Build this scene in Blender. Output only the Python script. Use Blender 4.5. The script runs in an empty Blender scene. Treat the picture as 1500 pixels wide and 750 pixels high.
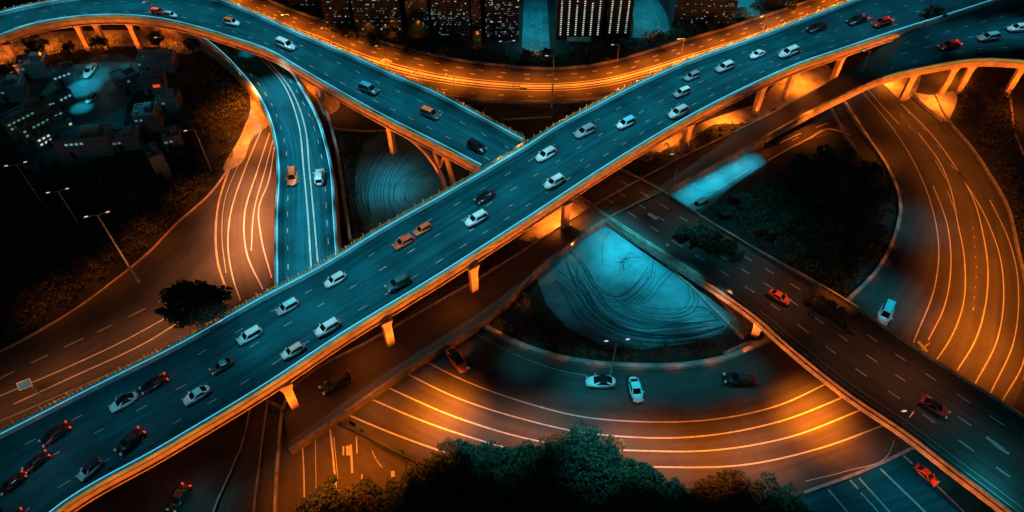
import bpy, bmesh, math, random
import numpy as np
from mathutils import Vector, Matrix
random.seed(7); rng = np.random.default_rng(7)
R = math.radians
S = bpy.context.scene
COL = S.collection

# ------------------------------------------------------------ camera, sky, moon, exposure
H = 110.0; F = 1050.0
PITCH = math.atan2(1050, 925)
cam = bpy.data.cameras.new('camera'); camo = bpy.data.objects.new('camera', cam); COL.objects.link(camo)
camo.location = (0, 0, H); camo.rotation_euler = (math.pi/2 - PITCH, 0, 0)
cam.sensor_width = 36; cam.lens = F/1500*36; cam.clip_start = 1; cam.clip_end = 5000
S.camera = camo
W = bpy.data.worlds.new('World'); S.world = W; W.use_nodes = True
nt = W.node_tree; nt.nodes.clear()
sky = nt.nodes.new('ShaderNodeTexSky'); sky.sky_type = 'NISHITA'; sky.sun_disc = False
sky.sun_elevation = R(38); sky.sun_rotation = R(200)
mx = nt.nodes.new('ShaderNodeMix'); mx.data_type = 'RGBA'; mx.blend_type = 'MULTIPLY'; mx.inputs[0].default_value = 1
mx.inputs[7].default_value = (.35, .95, 1.0, 1)
bg = nt.nodes.new('ShaderNodeBackground'); bg.inputs[1].default_value = 0.0022
wo = nt.nodes.new('ShaderNodeOutputWorld')
nt.links.new(sky.outputs[0], mx.inputs[6]); nt.links.new(mx.outputs[2], bg.inputs[0]); nt.links.new(bg.outputs[0], wo.inputs[0])
sun = bpy.data.lights.new('moon', 'SUN'); sun.energy = .035; sun.angle = R(2); sun.color = (.35, .8, 1)
suno = bpy.data.objects.new('moon', sun); COL.objects.link(suno); suno.rotation_euler = (R(52), 0, R(-20)); suno.location = (0, 0, 300)
S.view_settings.view_transform = 'Standard'; S.view_settings.look = 'None'
S.view_settings.exposure = 0.9; S.view_settings.gamma = 1
S.cycles.max_bounces = 5; S.cycles.sample_clamp_indirect = 3; S.cycles.use_light_tree = True
S.cycles.use_denoising = True

# ------------------------------------------------------------ photo pixel -> world point at a real height
sP, cP = math.sin(PITCH), math.cos(PITCH)
def P(x, y, z=0.0):
    u = (x-750)/F; v = (y-375)/F; d = (H-z)/(sP+v*cP)
    return Vector((u*d, d*(cP-v*sP), z))

# ------------------------------------------------------------ materials
def mat(name, col, rough=.8, emit=None, es=1, metal=0, noise=0, nscale=1.0, streak=0, bump=0, spec=.3, objcol=False, col2=None, coat=0):
    m = bpy.data.materials.new(name); m.use_nodes = True
    n = m.node_tree; b = n.nodes['Principled BSDF']
    b.inputs['Base Color'].default_value = (*col, 1); b.inputs['Roughness'].default_value = rough
    b.inputs['Metallic'].default_value = metal; b.inputs['Specular IOR Level'].default_value = spec
    b.inputs['Coat Weight'].default_value = coat
    L = n.links.new
    if emit:
        b.inputs['Emission Color'].default_value = (*emit, 1); b.inputs['Emission Strength'].default_value = es
        m.cycles.emission_sampling = 'NONE'
    if objcol:
        o = n.nodes.new('ShaderNodeObjectInfo'); L(o.outputs['Color'], b.inputs['Base Color'])
    if noise or streak:
        tc = n.nodes.new('ShaderNodeTexCoord')
        t = n.nodes.new('ShaderNodeTexNoise'); t.inputs['Scale'].default_value = nscale; t.inputs['Detail'].default_value = 8; t.inputs['Roughness'].default_value = .65
        L(tc.outputs['Object'], t.inputs[0])
        fac = t.outputs[0]
        mr = n.nodes.new('ShaderNodeMapRange'); mr.inputs[1].default_value = .3; mr.inputs[2].default_value = .7
        L(fac, mr.inputs[0]); fac = mr.outputs[0]
        if streak:
            mp = n.nodes.new('ShaderNodeMapping'); mp.inputs['Scale'].default_value = (22, .035, 1)
            L(tc.outputs['UV'], mp.inputs[0])
            t2 = n.nodes.new('ShaderNodeTexNoise'); t2.inputs['Scale'].default_value = 1; t2.inputs['Detail'].default_value = 5; L(mp.outputs[0], t2.inputs[0])
            mm = n.nodes.new('ShaderNodeMix'); mm.data_type = 'FLOAT'; mm.inputs[0].default_value = streak
            mr2 = n.nodes.new('ShaderNodeMapRange'); mr2.inputs[1].default_value = .3; mr2.inputs[2].default_value = .7; L(t2.outputs[0], mr2.inputs[0])
            L(fac, mm.inputs[2]); L(mr2.outputs[0], mm.inputs[3]); fac = mm.outputs[0]
        cm = n.nodes.new('ShaderNodeMix'); cm.data_type = 'RGBA'
        k = max(noise, .001)
        a = tuple(c*(1-k) for c in col); c2 = col2 or tuple(c*(1+k) for c in col)
        cm.inputs[6].default_value = (*a, 1); cm.inputs[7].default_value = (*c2, 1)
        L(fac, cm.inputs[0]); L(cm.outputs[2], b.inputs['Base Color'])
        if bump:
            t3 = n.nodes.new('ShaderNodeTexNoise'); t3.inputs['Scale'].default_value = nscale*14; t3.inputs['Detail'].default_value = 4; L(tc.outputs['Object'], t3.inputs[0])
            bp = n.nodes.new('ShaderNodeBump'); bp.inputs['Strength'].default_value = bump; bp.inputs['Distance'].default_value = .05
            L(t3.outputs[0], bp.inputs['Height']); L(bp.outputs[0], b.inputs['Normal'])
    return m
M = dict(
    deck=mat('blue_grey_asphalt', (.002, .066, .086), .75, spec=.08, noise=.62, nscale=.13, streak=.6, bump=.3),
    dark=mat('dark_asphalt', (.052, .046, .042), .75, spec=.15, noise=.42, nscale=.16, streak=.55, bump=.35),
    brown=mat('worn_brown_asphalt', (.058, .047, .038), .8, spec=.15, noise=.4, nscale=.14, streak=.5, bump=.35),
    soil=mat('dark_soil', (.022, .022, .018), .95, noise=.6, nscale=.2, bump=.6),
    pale_lit=mat('pale_lit_surface', (.30, .26, .20), .9, noise=.5, nscale=.35, bump=.6),  # pale where orange light falls; the brightness is put into the colour
    slab=mat('blue_grey_slab', (.035, .15, .17), .7, noise=.55, nscale=.12, bump=.3),
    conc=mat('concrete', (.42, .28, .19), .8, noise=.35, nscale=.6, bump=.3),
    wall=mat('stained_concrete', (.24, .21, .19), .85, noise=.5, nscale=.8, bump=.4),
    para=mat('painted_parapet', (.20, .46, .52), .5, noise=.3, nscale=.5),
    paint=mat('road_paint', (.36, .34, .31), .6, noise=.35, nscale=1.6),
    worn=mat('worn_paint', (.30, .28, .26), .7, noise=.7, nscale=2.5),
    soilwall=mat('grimy_concrete', (.13, .10, .08), .9, noise=.6, nscale=.9, bump=.5),
    steel=mat('galvanised_steel', (.45, .42, .40), .45, metal=.3, noise=.3, nscale=3),
    rail=mat('yellow_rail_paint', (.62, .45, .20), .6, noise=.5, nscale=2),
    strip=mat('led_strip', (.5, .9, 1), .4, emit=(.05, .62, .85), es=.45),
    dark_mark=mat('tyre_and_shadow_mark', (.006, .026, .033), .8, noise=.5, nscale=2),
    car=mat('car_paint', (.5, .5, .5), .28, objcol=True, coat=.5, spec=.5),
    glass=mat('car_glass', (.006, .008, .010), .12, spec=.6),
    tyre=mat('tyre', (.012, .012, .012), .8),
    rim=mat('wheel_rim', (.4, .4, .42), .35, metal=.8),
    head=mat('headlight_glass', (.22, .24, .25), .2, emit=(.75, .95, 1), es=.04),
    tail=mat('taillight_dim', (.35, .01, .01), .3, emit=(1, .04, .02), es=.02),
    taillit=mat('taillight_lit', (.5, .01, .01), .3, emit=(1, .06, .03), es=.4),
    trim=mat('dark_trim', (.02, .02, .02), .5),
    leaf=mat('foliage', (.032, .052, .034), .75, noise=.45, nscale=.9, col2=(.06, .085, .05)),
    leaf2=mat('dry_foliage', (.07, .065, .03), .8, noise=.5, nscale=.7, col2=(.11, .09, .04)),
    bark=mat('bark', (.16, .11, .08), .9, noise=.4, nscale=4, bump=.5),
    roof=mat('flat_roof_felt', (.10, .13, .14), .8, noise=.4, nscale=.5),
    house=mat('rendered_wall', (.20, .21, .21), .85, noise=.35, nscale=.8),
    tower=mat('tower_cladding', (.014, .020, .024), .45, noise=.5, nscale=.5),
    tower2=mat('glass_cladding', (.012, .035, .048), .2, noise=.6, nscale=.25, spec=.6),
    win=mat('lit_window_white', (.8, .8, .7), .5, emit=(.72, .95, .80), es=.34),
    winc=mat('lit_window_cyan', (.5, .8, .9), .5, emit=(.25, .62, .75), es=.26),
    winf=mat('lit_window_faint', (.3, .5, .6), .5, emit=(.15, .36, .42), es=.2),
    wing=mat('lit_window_green', (.6, .8, .6), .5, emit=(.3, .85, .55), es=.12),
    lamp=mat('lamp_glass', (1, .8, .7), .4, emit=(1, .62, .5), es=.6),
    lampw=mat('lamp_glass_cool', (.8, .9, 1), .4, emit=(.75, .9, 1), es=.5),
    redsign=mat('lit_red_sign', (.8, .05, .03), .5, emit=(1, .06, .02), es=.5),
    blue=mat('blue_sign', (.03, .18, .35), .4, emit=(.02, .22, .42), es=.06),
)
# ------------------------------------------------------------ helpers
def tag(o, label=None, cat=None, group=None, kind=None):
    if label: o['label'] = label
    if cat: o['category'] = cat
    if group: o['group'] = group
    if kind: o['kind'] = kind
    return o
def empty(name, loc=(0, 0, 0), rz=0):
    o = bpy.data.objects.new(name, None); COL.objects.link(o); o.location = loc; o.rotation_euler = (0, 0, rz); o.empty_display_size = .2
    return o
def link(name, me, m, parent=None, world=False):
    o = bpy.data.objects.new(name, me); COL.objects.link(o)
    if m is not None and not me.materials: me.materials.append(m)
    if parent is not None:
        o.parent = parent
        if world: o.matrix_parent_inverse = Matrix.LocRotScale(parent.location, parent.rotation_euler, None).inverted()
    return o
def mesh(name, V, Fc, m, parent=None, uv=None, smooth=False):
    me = bpy.data.meshes.new(name); me.from_pydata([tuple(v) for v in V], [], Fc)
    if uv is not None:
        l = me.uv_layers.new(name='UVMap')
        for i, lp in enumerate(me.loops): l.data[i].uv = uv[lp.vertex_index]
    if smooth: me.polygons.foreach_set('use_smooth', [True]*len(me.polygons))
    me.update()
    return link(name, me, m, parent, world=parent is not None)
class MB:
    def __init__(s): s.V = []; s.F = []
    def add(s, V, Fc):
        k = len(s.V); s.V += [tuple(v) for v in V]; s.F += [tuple(i+k for i in f) for f in Fc]; return s
    def box(s, c, d, rz=0, taper=1):
        hx, hy, hz = d[0]/2, d[1]/2, d[2]/2; V = []
        for z in (-1, 1):
            t = taper if z > 0 else 1
            for x, y in ((-1, -1), (1, -1), (1, 1), (-1, 1)):
                X, Y = x*hx*t, y*hy*t
                V.append((c[0]+X*math.cos(rz)-Y*math.sin(rz), c[1]+X*math.sin(rz)+Y*math.cos(rz), c[2]+z*hz))
        return s.add(V, [(3, 2, 1, 0), (4, 5, 6, 7), (0, 1, 5, 4), (1, 2, 6, 5), (2, 3, 7, 6), (3, 0, 4, 7)])
    def tube(s, pts, rs, n=8, cap=True):
        pts = [Vector(p) for p in pts]; V = []; Fc = []
        for i, p in enumerate(pts):
            t = (pts[min(i+1, len(pts)-1)]-pts[max(i-1, 0)]).normalized()
            a = t.orthogonal().normalized() if i == 0 else (a0-t*a0.dot(t)).normalized()
            a0 = a; b = t.cross(a)
            for k in range(n):
                q = 2*math.pi*k/n; V.append(p+(a*math.cos(q)+b*math.sin(q))*rs[i])
        for i in range(len(pts)-1):
            for k in range(n): Fc.append((i*n+k, i*n+(k+1) % n, (i+1)*n+(k+1) % n, (i+1)*n+k))
        if cap: Fc.append(tuple(range(n-1, -1, -1))); Fc.append(tuple((len(pts)-1)*n+k for k in range(n)))
        return s.add(V, Fc)
    def build(s, name, m, parent=None, world=True, smooth=False):
        me = bpy.data.meshes.new(name); me.from_pydata(s.V, [], s.F)
        if smooth: me.polygons.foreach_set('use_smooth', [True]*len(me.polygons))
        me.update()
        return link(name, me, m, parent, world=world and parent is not None)

def cr(pts, step=1.2, n=None):
    """centripetal-ish Catmull-Rom through world points, resampled by arc length"""
    A = np.array([tuple(p) for p in pts], float)
    if len(A) > 2:
        Q = np.vstack([2*A[0]-A[1], A, 2*A[-1]-A[-2]]); out = []
        for i in range(1, len(Q)-2):
            p0, p1, p2, p3 = Q[i-1:i+3]
            t = np.linspace(0, 1, 12, endpoint=False)[:, None]
            # tangents scaled by segment length so uneven spacing does not overshoot
            d0, d1, d2 = (np.linalg.norm(x)+1e-6 for x in (p1-p0, p2-p1, p3-p2))
            m1 = ((p1-p0)/d0*d1+(p2-p1)/d1*d0)/(d0+d1)*d1; m2 = ((p2-p1)/d1*d2+(p3-p2)/d2*d1)/(d1+d2)*d1
            out.append((2*t**3-3*t**2+1)*p1+(t**3-2*t**2+t)*m1+(-2*t**3+3*t**2)*p2+(t**3-t**2)*m2)
        A = np.vstack(out+[Q[-2:-1]])
    s = np.r_[0, np.cumsum(np.linalg.norm(np.diff(A, axis=0), axis=1))]
    n = n or max(3, int(s[-1]/step)+1)
    u = np.linspace(0, s[-1], n)
    return np.stack([np.interp(u, s, A[:, k]) for k in range(3)], 1)
def W_(px, z=0, dz=0):
    return [P(p[0], p[1], (p[2] if len(p) > 2 else z)+dz) for p in px]
def resample(A, n):
    s = np.r_[0, np.cumsum(np.linalg.norm(np.diff(A, axis=0), axis=1))]; u = np.linspace(0, s[-1], n)
    return np.stack([np.interp(u, s, A[:, k]) for k in range(3)], 1)
def strip_arr(Lc, Rc, n=None):
    n = n or max(len(Lc), len(Rc))
    return resample(Lc, n), resample(Rc, n)
def surface(name, A, B, m, parent=None, nu=6, dz=0):
    n = len(A); V = []; uv = []; Fc = []
    mid = (A+B)/2; s = np.r_[0, np.cumsum(np.linalg.norm(np.diff(mid, axis=0), axis=1))]
    for i in range(n):
        for k in range(nu+1):
            t = k/nu; p = A[i]*(1-t)+B[i]*t; V.append((p[0], p[1], p[2]+dz)); uv.append((t, s[i]))
    for i in range(n-1):
        for k in range(nu):
            a = i*(nu+1)+k; Fc.append((a, a+1, a+nu+2, a+nu+1))
    me = bpy.data.meshes.new(name); me.from_pydata(V, [], Fc)
    if len(Fc) and me.polygons[0].normal.z < 0: me.flip_normals()
    l = me.uv_layers.new(name='UVMap')
    for i, lp in enumerate(me.loops): l.data[i].uv = uv[lp.vertex_index]
    me.update()
    return link(name, me, m, parent, world=parent is not None)
def sweep(name, C, prof, m, parent=None, closed=True, side=1):
    """C: Nx3 curve; prof: list of (offset sideways, height) forming a closed profile; z may be 'ground' = absolute 0"""
    n = len(C); k = len(prof); V = []; Fc = []
    for i in range(n):
        t = C[min(i+1, n-1)]-C[max(i-1, 0)]; t = t/np.hypot(t[0], t[1]); nx, ny = -t[1]*side, t[0]*side
        for o, h in prof:
            z = C[i][2]+h if h != 'g' else -.3
            V.append((C[i][0]+nx*o, C[i][1]+ny*o, z))
    for i in range(n-1):
        for j in range(k): Fc.append((i*k+j, i*k+(j+1) % k, (i+1)*k+(j+1) % k, (i+1)*k+j))
    Fc.append(tuple(range(k-1, -1, -1))); Fc.append(tuple((n-1)*k+j for j in range(k)))
    me = bpy.data.meshes.new(name); me.from_pydata(V, [], Fc)
    bm = bmesh.new(); bm.from_mesh(me); bmesh.ops.recalc_face_normals(bm, faces=bm.faces); bm.to_mesh(me); bm.free()
    return link(name, me, m, parent, world=parent is not None)
def line_add(mb, C, w, dz=.02, dash=None):
    """painted line along world curve C"""
    s = np.r_[0, np.cumsum(np.linalg.norm(np.diff(C, axis=0), axis=1))]; T = s[-1]
    segs = [(0, T)] if not dash else [(a, min(a+dash[0]*random.uniform(.85, 1.15), T)) for a in np.arange(dash[2] if len(dash) > 2 else .5, T, dash[0]+dash[1])]
    for a, b in segs:
        if b-a < .2: continue
        n = max(2, int((b-a)/1.2)+1); u = np.linspace(a, b, n)
        Q = np.stack([np.interp(u, s, C[:, k]) for k in range(3)], 1); V = []
        for i in range(n):
            t = Q[min(i+1, n-1)]-Q[max(i-1, 0)]; t = t/(np.linalg.norm(t)+1e-9)
            V += [(Q[i][0]-t[1]*w/2, Q[i][1]+t[0]*w/2, Q[i][2]+dz), (Q[i][0]+t[1]*w/2, Q[i][1]-t[0]*w/2, Q[i][2]+dz)]
        mb.add(V, [(2*i+1, 2*i+3, 2*i+2, 2*i) for i in range(n-1)])
def poly(name, px, z, m, kind='structure', parent=None, sharp=False):
    pts = W_(px, z) if sharp else cr(W_(px+[px[0]], z), step=1.0)[:-1]
    me = bpy.data.meshes.new(name); bm = bmesh.new()
    f = bm.faces.new([bm.verts.new(p) for p in pts]); bmesh.ops.triangulate(bm, faces=[f])
    for f in bm.faces:
        if f.normal.z < 0: f.normal_flip()
    bm.to_mesh(me); bm.free()
    o = link(name, me, m, parent); 
    if kind: tag(o, kind=kind)
    return o
def spot(loc, tgt, power, color, ang=100, blend=1, r=.25, name='added_spot'):  # default name is for spots added without a fixture
    l = bpy.data.lights.new(name, 'SPOT'); l.energy = power; l.color = color; l.spot_size = R(ang); l.spot_blend = blend; l.shadow_soft_size = r
    o = bpy.data.objects.new(name, l); COL.objects.link(o); o.location = loc
    o.rotation_euler = (Vector(tgt)-Vector(loc)).to_track_quat('-Z', 'Y').to_euler(); return o
TEAL2 = (.05, .70, .88); TEAL = (.32, .86, 1.0); CYAN = (.35, .9, 1.0); ORG = (1.0, .215, .014); PINK = (1.0, .33, .13); AMB = (1, .40, .08)
def down(x, y, z, h, power, color, ang=100, name='fixtureless_light', r=.25):  # added spot above a point, no lamp fixture there
    p = P(x, y, z); spot((p.x, p.y, z+h), p, power, color, ang, 1, r, name)

# ------------------------------------------------------------ ground
me = bpy.data.meshes.new('ground'); g = 1500
me.from_pydata([(-g, -g, -.05), (g, -g, -.05), (g, g*1.5, -.05), (-g, g*1.5, -.05)], [], [(0, 1, 2, 3)])
tag(link('ground', me, M['soil']), kind='structure')

def road(name, Lpx, Rpx, m, z=0.0, nu=6):
    A, B = strip_arr(cr(W_(Lpx, z)), cr(W_(Rpx, z)))
    tag(surface(name, A, B, m, nu=nu), kind='structure'); return A, B
def paint(name, curves, m='paint', parent=None, kind='structure'):
    mb = MB()
    for c in curves: line_add(mb, *c)
    o = mb.build(name, M[m], parent)
    if parent is None and kind: tag(o, kind=kind)
    return o
def px(pts, z=0, dz=0): return cr(W_(pts, z, dz))
def mix(A, B, t, a=0, b=1):
    C = A*(1-t)+B*t; n = len(C); return C[int(a*n):max(int(a*n)+2, int(b*n))]

# big left road
A, B = road('left_road', [(-40, 535), (0, 510), (33, 497), (117, 447), (167, 410), (213, 373), (260, 325), (307, 283), (340, 235), (362, 180)],
            [(-40, 700), (30, 680), (130, 640), (240, 590), (330, 535), (400, 480), (440, 430), (450, 350), (440, 250), (420, 150)], M['brown'], .03, 10)
paint('road_markings', [(px([(0, 580), (90, 542), (180, 500), (250, 462)], .03), .30), (px([(20, 592), (100, 555), (217, 500), (270, 468), (330, 440)], .03), .30),
      (px([(-10, 559), (60, 525), (113, 500), (160, 478), (235, 441)], .03), .24, .02, (3.2, 2.6)), (px([(0, 617), (120, 565), (240, 512)], .03), .12)])
# orange curved road beside the cyan one
A, B = road('curved_road', [(410, 130), (385, 168), (358, 210), (338, 250), (322, 300), (318, 345), (322, 385), (335, 430), (350, 480)],
            [(470, 130), (460, 180), (455, 250), (455, 320), (460, 380), (470, 430), (480, 470)], M['brown'], .08, 8)
paint('road_markings', [(px([(383, 190), (358, 250), (337, 317), (334, 360), (342, 410), (352, 440)], .08), .26), (px([(395, 195), (377, 250), (358, 317), (362, 373), (385, 424)], .08), .26),
      (px([(400, 205), (388, 250), (372, 310), (368, 367)], .08), .2), (px([(402, 215), (392, 270), (380, 300), (383, 350), (398, 407)], .08), .26), (px([(352, 235), (330, 290), (325, 345), (331, 400)], .08), .12)])
def into_deck(deck, mb, m):
    me = deck.data; k = len(me.vertices); n0 = len(me.polygons); bm = bmesh.new(); bm.from_mesh(me); vs = [bm.verts.new(v) for v in mb.V]
    me.materials.append(M[m]); ix = len(me.materials)-1
    for f in mb.F:
        try: q = bm.faces.new([vs[i] for i in f])
        except ValueError: continue
        q.normal_update()
        if q.normal.z < 0: q.normal_flip()
        q.material_index = ix
    bm.to_mesh(me); bm.free(); mb.V = []; mb.F = []
def outline_strip(name, pts, w, h, m, z=0, label=None, cat=None, parent=None, kind=None, step=None):
    C = px(pts, z); o = sweep(name, C, [(-w/2, -.2), (w/2, -.2), (w/2, h), (-w/2, h)], M[m], parent)
    if parent is None: tag(o, label, cat, kind=kind)
    return o
outline_strip('kerb', [(360, 190), (340, 238), (320, 300), (316, 345), (320, 388), (330, 420)], .35, .18, 'conc', .06, kind='structure')
outline_strip('kerb', [(-30, 530), (33, 499), (117, 449), (167, 412), (213, 375), (260, 327), (307, 285), (336, 245), (362, 180)], .5, .18, 'conc', .03, kind='structure')
poly('lit_ground_patch', [(362, 118), (378, 125), (398, 160), (398, 178), (372, 200), (345, 245), (333, 250), (352, 200), (366, 165)], .12, M['pale_lit'])  # pool of orange light painted as a pale patch

# top highway
A, B = road('highway', [(300, -40), (390, 0), (428, 16), (476, 32), (500, 40), (564, 64), (620, 78), (676, 90), (740, 98), (810, 102), (884, 94), (932, 82), (980, 67), (1060, 44), (1140, 18), (1230, -14), (1330, -50)],
            [(200, -10), (300, 20), (400, 62), (500, 105), (573, 130), (637, 141), (700, 148), (770, 151), (840, 150), (880, 146), (950, 130), (1050, 98), (1150, 62), (1260, 20), (1380, -30)], M['brown'], .03, 10)
HWY = (A, B)
paint('road_markings', [(mix(A, B, .50), .75, .02), (mix(A, B, .57), .32, .02), (mix(A, B, .43), .22, .02), (mix(A, B, .64), .18, .02),  # wide pale centre lines painted in place of light trails
      (mix(A, B, .17), .26, .02, (1.6, 4.5)), (mix(A, B, .30), .2, .02, (1.3, 6, 2)), (mix(A, B, .8), .16, .02, (1.5, 6)), (mix(A, B, .93), .14)])
for t, w, h, mm in ((.0, .4, .7, 'wall'), (1.0, .5, .5, 'wall')):
    sweep('concrete_barrier' if h > .6 else 'kerb_wall', mix(A, B, t), [(-w/2, -.2), (w/2, -.2), (w/3, h), (-w/3, h)], M[mm])
    o = bpy.context.scene.objects[-1] if False else COL.objects[-1]
    tag(o, 'low concrete barrier on the %s side of the orange lit highway' % ('city' if h > .6 else 'bridge'), 'barrier')
# arc road at the bottom
A, B = road('arc_road', [(640, 430), (690, 468), (750, 503), (830, 530), (920, 541), (1020, 538), (1090, 520), (1150, 492), (1190, 460)],
            [(440, 570), (490, 617), (612, 677), (700, 712), (800, 735), (900, 745), (1050, 742), (1177, 722), (1260, 692), (1345, 652), (1420, 600)], M['dark'], .03, 12)
paint('road_markings', [(px([(615, 525), (670, 553), (770, 590), (850, 610), (950, 618), (1040, 615), (1140, 594), (1215, 560)], .03), .25),
      (px([(587, 543), (670, 583), (770, 615), (850, 633), (920, 640), (1000, 641), (1140, 618), (1245, 578)], .03), .25),
      (px([(562, 565), (670, 612), (770, 642), (850, 656), (930, 660), (1040, 660), (1150, 642), (1270, 597)], .03), .25),
      (px([(540, 583), (620, 617), (690, 641), (780, 665), (870, 680), (960, 684), (1090, 681), (1200, 657), (1302, 620)], .03), .25),
      (px([(508, 607), (570, 633), (635, 657), (700, 678)], .03), .3), (px([(690, 485), (750, 517), (830, 545), (860, 550)], .03), .10), (px([(1180, 705), (1240, 690), (1300, 668), (1310, 645)], .03), .12)])
outline_strip('retaining_wall', [(696, 470), (730, 492), (780, 514), (850, 532), (920, 538), (1020, 535), (1070, 524), (1110, 506), (1150, 488)], .9, .9, 'wall', 0, 'curved low wall round the inside of the arc road', 'wall')
outline_strip('kerb', [(1177, 722), (1260, 692), (1345, 652), (1380, 633)], .5, .2, 'wall', .03, kind='structure')
outline_strip('kerb', [(478, 612), (530, 636), (612, 677), (650, 692)], .5, .35, 'trim', .03, kind='structure')
# bottom left apron
A, B = road('lower_left_road', [(380, 560), (355, 640), (318, 750), (300, 800)], [(490, 610), (560, 660), (610, 690), (640, 800)], M['brown'], .01, 8)
paint('road_markings', [(px([(483, 623), (488, 670), (493, 722), (497, 760)], .01), .3), (px([(443, 650), (445, 690), (446, 760)], .01), .22), (px([(462, 640), (463, 712), (464, 760)], .01), .1),
      (px([(489, 640), (497, 722)], .01), .1), (px([(503, 654), (503, 667)], .01), .3), (px([(508, 653), (509, 667)], .01), .3), (px([(514, 651), (516, 693)], .01), .32), (px([(522, 640), (523, 664)], .01), .2), (px([(530, 695), (530, 704)], .01), .2), (px([(511, 653), (512, 667)], .01), .3), (px([(575, 690), (576, 699)], .01), .6)])
paint('worn_road_markings', [(px([(545, 660), (552, 675), (560, 685)], .01), .15), (px([(512, 618), (521, 624)], .01), .5), (px([(528, 630), (533, 634)], .01), .35), (px([(588, 660), (595, 668)], .01), .3), (px([(526, 722), (555, 708)], .01), .4)], 'worn')
for i, (pts, w, h, lb) in enumerate([([(367, 600), (358, 645), (340, 690), (316, 745), (308, 770)], .25, .5, 'thin leaning kerb wall nearest the dark ground at lower left'),
        ([(393, 590), (386, 640), (380, 690), (373, 745), (371, 780)], .3, .5, 'long straight kerb wall down the middle of the lower left ramp'),
        ([(415, 598), (411, 640), (407, 690), (404, 745), (403, 780)], .5, .8, 'taller dark wall dividing the lower left ramp from the marked lanes'),
        ([(390, 588), (402, 594), (416, 600)], .4, .9, 'short wall joining two ramp walls below the bridge pier')]):
    outline_strip('ramp_wall', pts, w, h, 'wall', 0, lb, 'wall')
# lower right road
A, B = road('lower_right_road', [(1170, 730), (1260, 697), (1345, 655), (1400, 630)], [(1220, 850), (1400, 860), (1560, 830), (1600, 700)], M['deck'], .02, 8)
paint('road_markings', [(px([(1213, 717), (1243, 752), (1260, 775)], .02), .26), (px([(1245, 703), (1257, 716)], .02), .26), (px([(1261, 722), (1288, 752), (1300, 770)], .02), .2), (px([(1258, 700), (1303, 750), (1320, 770)], .02), .26),
      (px([(1290, 687), (1355, 750), (1375, 770)], .02), .3), (px([(1323, 667), (1337, 680)], .02), .3), (px([(1373, 712), (1412, 750), (1430, 768)], .02), .22), (px([(1342, 657), (1383, 687)], .02), .2), (px([(1403, 697), (1463, 750)], .02), .2)])
# right loop
LIN = [(1225, 120), (1235, 150), (1267, 200), (1300, 250), (1317, 300), (1310, 345), (1287, 393), (1240, 443), (1180, 500)]
LOUT = [(1395, 105), (1370, 140), (1390, 180), (1420, 215), (1447, 255), (1473, 300), (1490, 367), (1504, 430), (1508, 500), (1500, 560), (1470, 620)]
A, B = road('loop_road', LIN, LOUT, M['dark'], .037, 12)
paint('road_markings', [(px([(1250, 118), (1262, 133), (1307, 187), (1345, 250), (1367, 310), (1375, 360), (1370, 417), (1338, 502)], .037), .20), (px([(1262, 118), (1273, 133), (1317, 182)], .037), .20),
      (px([(1367, 272), (1387, 327), (1393, 383), (1383, 450), (1360, 498)], .037), .20), (px([(1345, 195), (1375, 235), (1392, 275), (1402, 322), (1413, 383), (1410, 450), (1390, 500), (1372, 527)], .037), .20),
      (px([(1320, 152), (1367, 200), (1403, 250), (1425, 290), (1440, 343), (1447, 393), (1443, 450), (1428, 500), (1402, 543)], .037), .22),
      (px([(1403, 250), (1443, 317), (1465, 377), (1470, 417), (1460, 500), (1428, 563)], .037), .20), (px([(1450, 293), (1477, 350), (1490, 400), (1492, 433), (1485, 500), (1450, 578)], .037), .20), (px([(1503, 470), (1500, 527), (1468, 588)], .037), .22)])
paint('worn_road_markings', [(px([(1318, 165), (1340, 197)], .037), .12, .02, (1.5, 3)), (px([(1325, 158), (1375, 215), (1402, 255)], .037), .12, .02, (2, 5)), (px([(1388, 280), (1400, 312)], .037), .15), (px([(1425, 330), (1430, 400), (1425, 460)], .037), .12, .02, (.7, 2.2)), (px([(1345, 500), (1358, 515)], .037), .6), (px([(1350, 512), (1362, 502)], .037), .25), (px([(1370, 235), (1385, 262)], .037), .12)], 'worn')
outline_strip('loop_wall', LIN[1:-1], .7, .8, 'wall', 0, 'curved low wall round the inside of the right hand loop road beside the dark scrub', 'wall')
outline_strip('outer_loop_wall', LOUT[1:-1], .45, .6, 'wall', 0, 'curved low wall along the outer side of the right hand loop road', 'wall')
outline_strip('barrier_wall', [(1210, 152), (1222, 172), (1240, 205), (1252, 222)], .35, .9, 'wall', 0, 'short concrete barrier left of the loop wall near the small brown road', 'barrier')
outline_strip('barrier_wall', [(1332, 134), (1352, 155), (1380, 178)], .8, .9, 'pale_lit', 0, 'short thick bright orange barrier under the right branch bridge', 'barrier')
# teal road below the crossing, and its brown continuation
A, B = road('short_road', [(940, 300), (975, 284), (1040, 252), (1103, 221)], [(980, 330), (1020, 315), (1070, 275), (1130, 234)], M['slab'], .05, 4)
paint('road_markings', [(px([(1022, 297), (1060, 272), (1096, 249)], .05), .14), (px([(990, 283), (1040, 258), (1080, 240)], .05), .12, .02, (1.2, 3))])
A, B = road('short_brown_road', [(1103, 221), (1160, 195), (1215, 165)], [(1130, 234), (1180, 208), (1245, 190)], M['brown'], .05, 4)
paint('road_markings', [(px([(1142, 210), (1173, 195)], .05), .35), (px([(1195, 187), (1213, 180)], .05), .35), (px([(1160, 206), (1170, 201)], .05), .2)])
outline_strip('kerb', [(1125, 236), (1150, 222), (1185, 204), (1215, 190), (1245, 198)], .4, .25, 'conc', .05, kind='structure')
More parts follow.
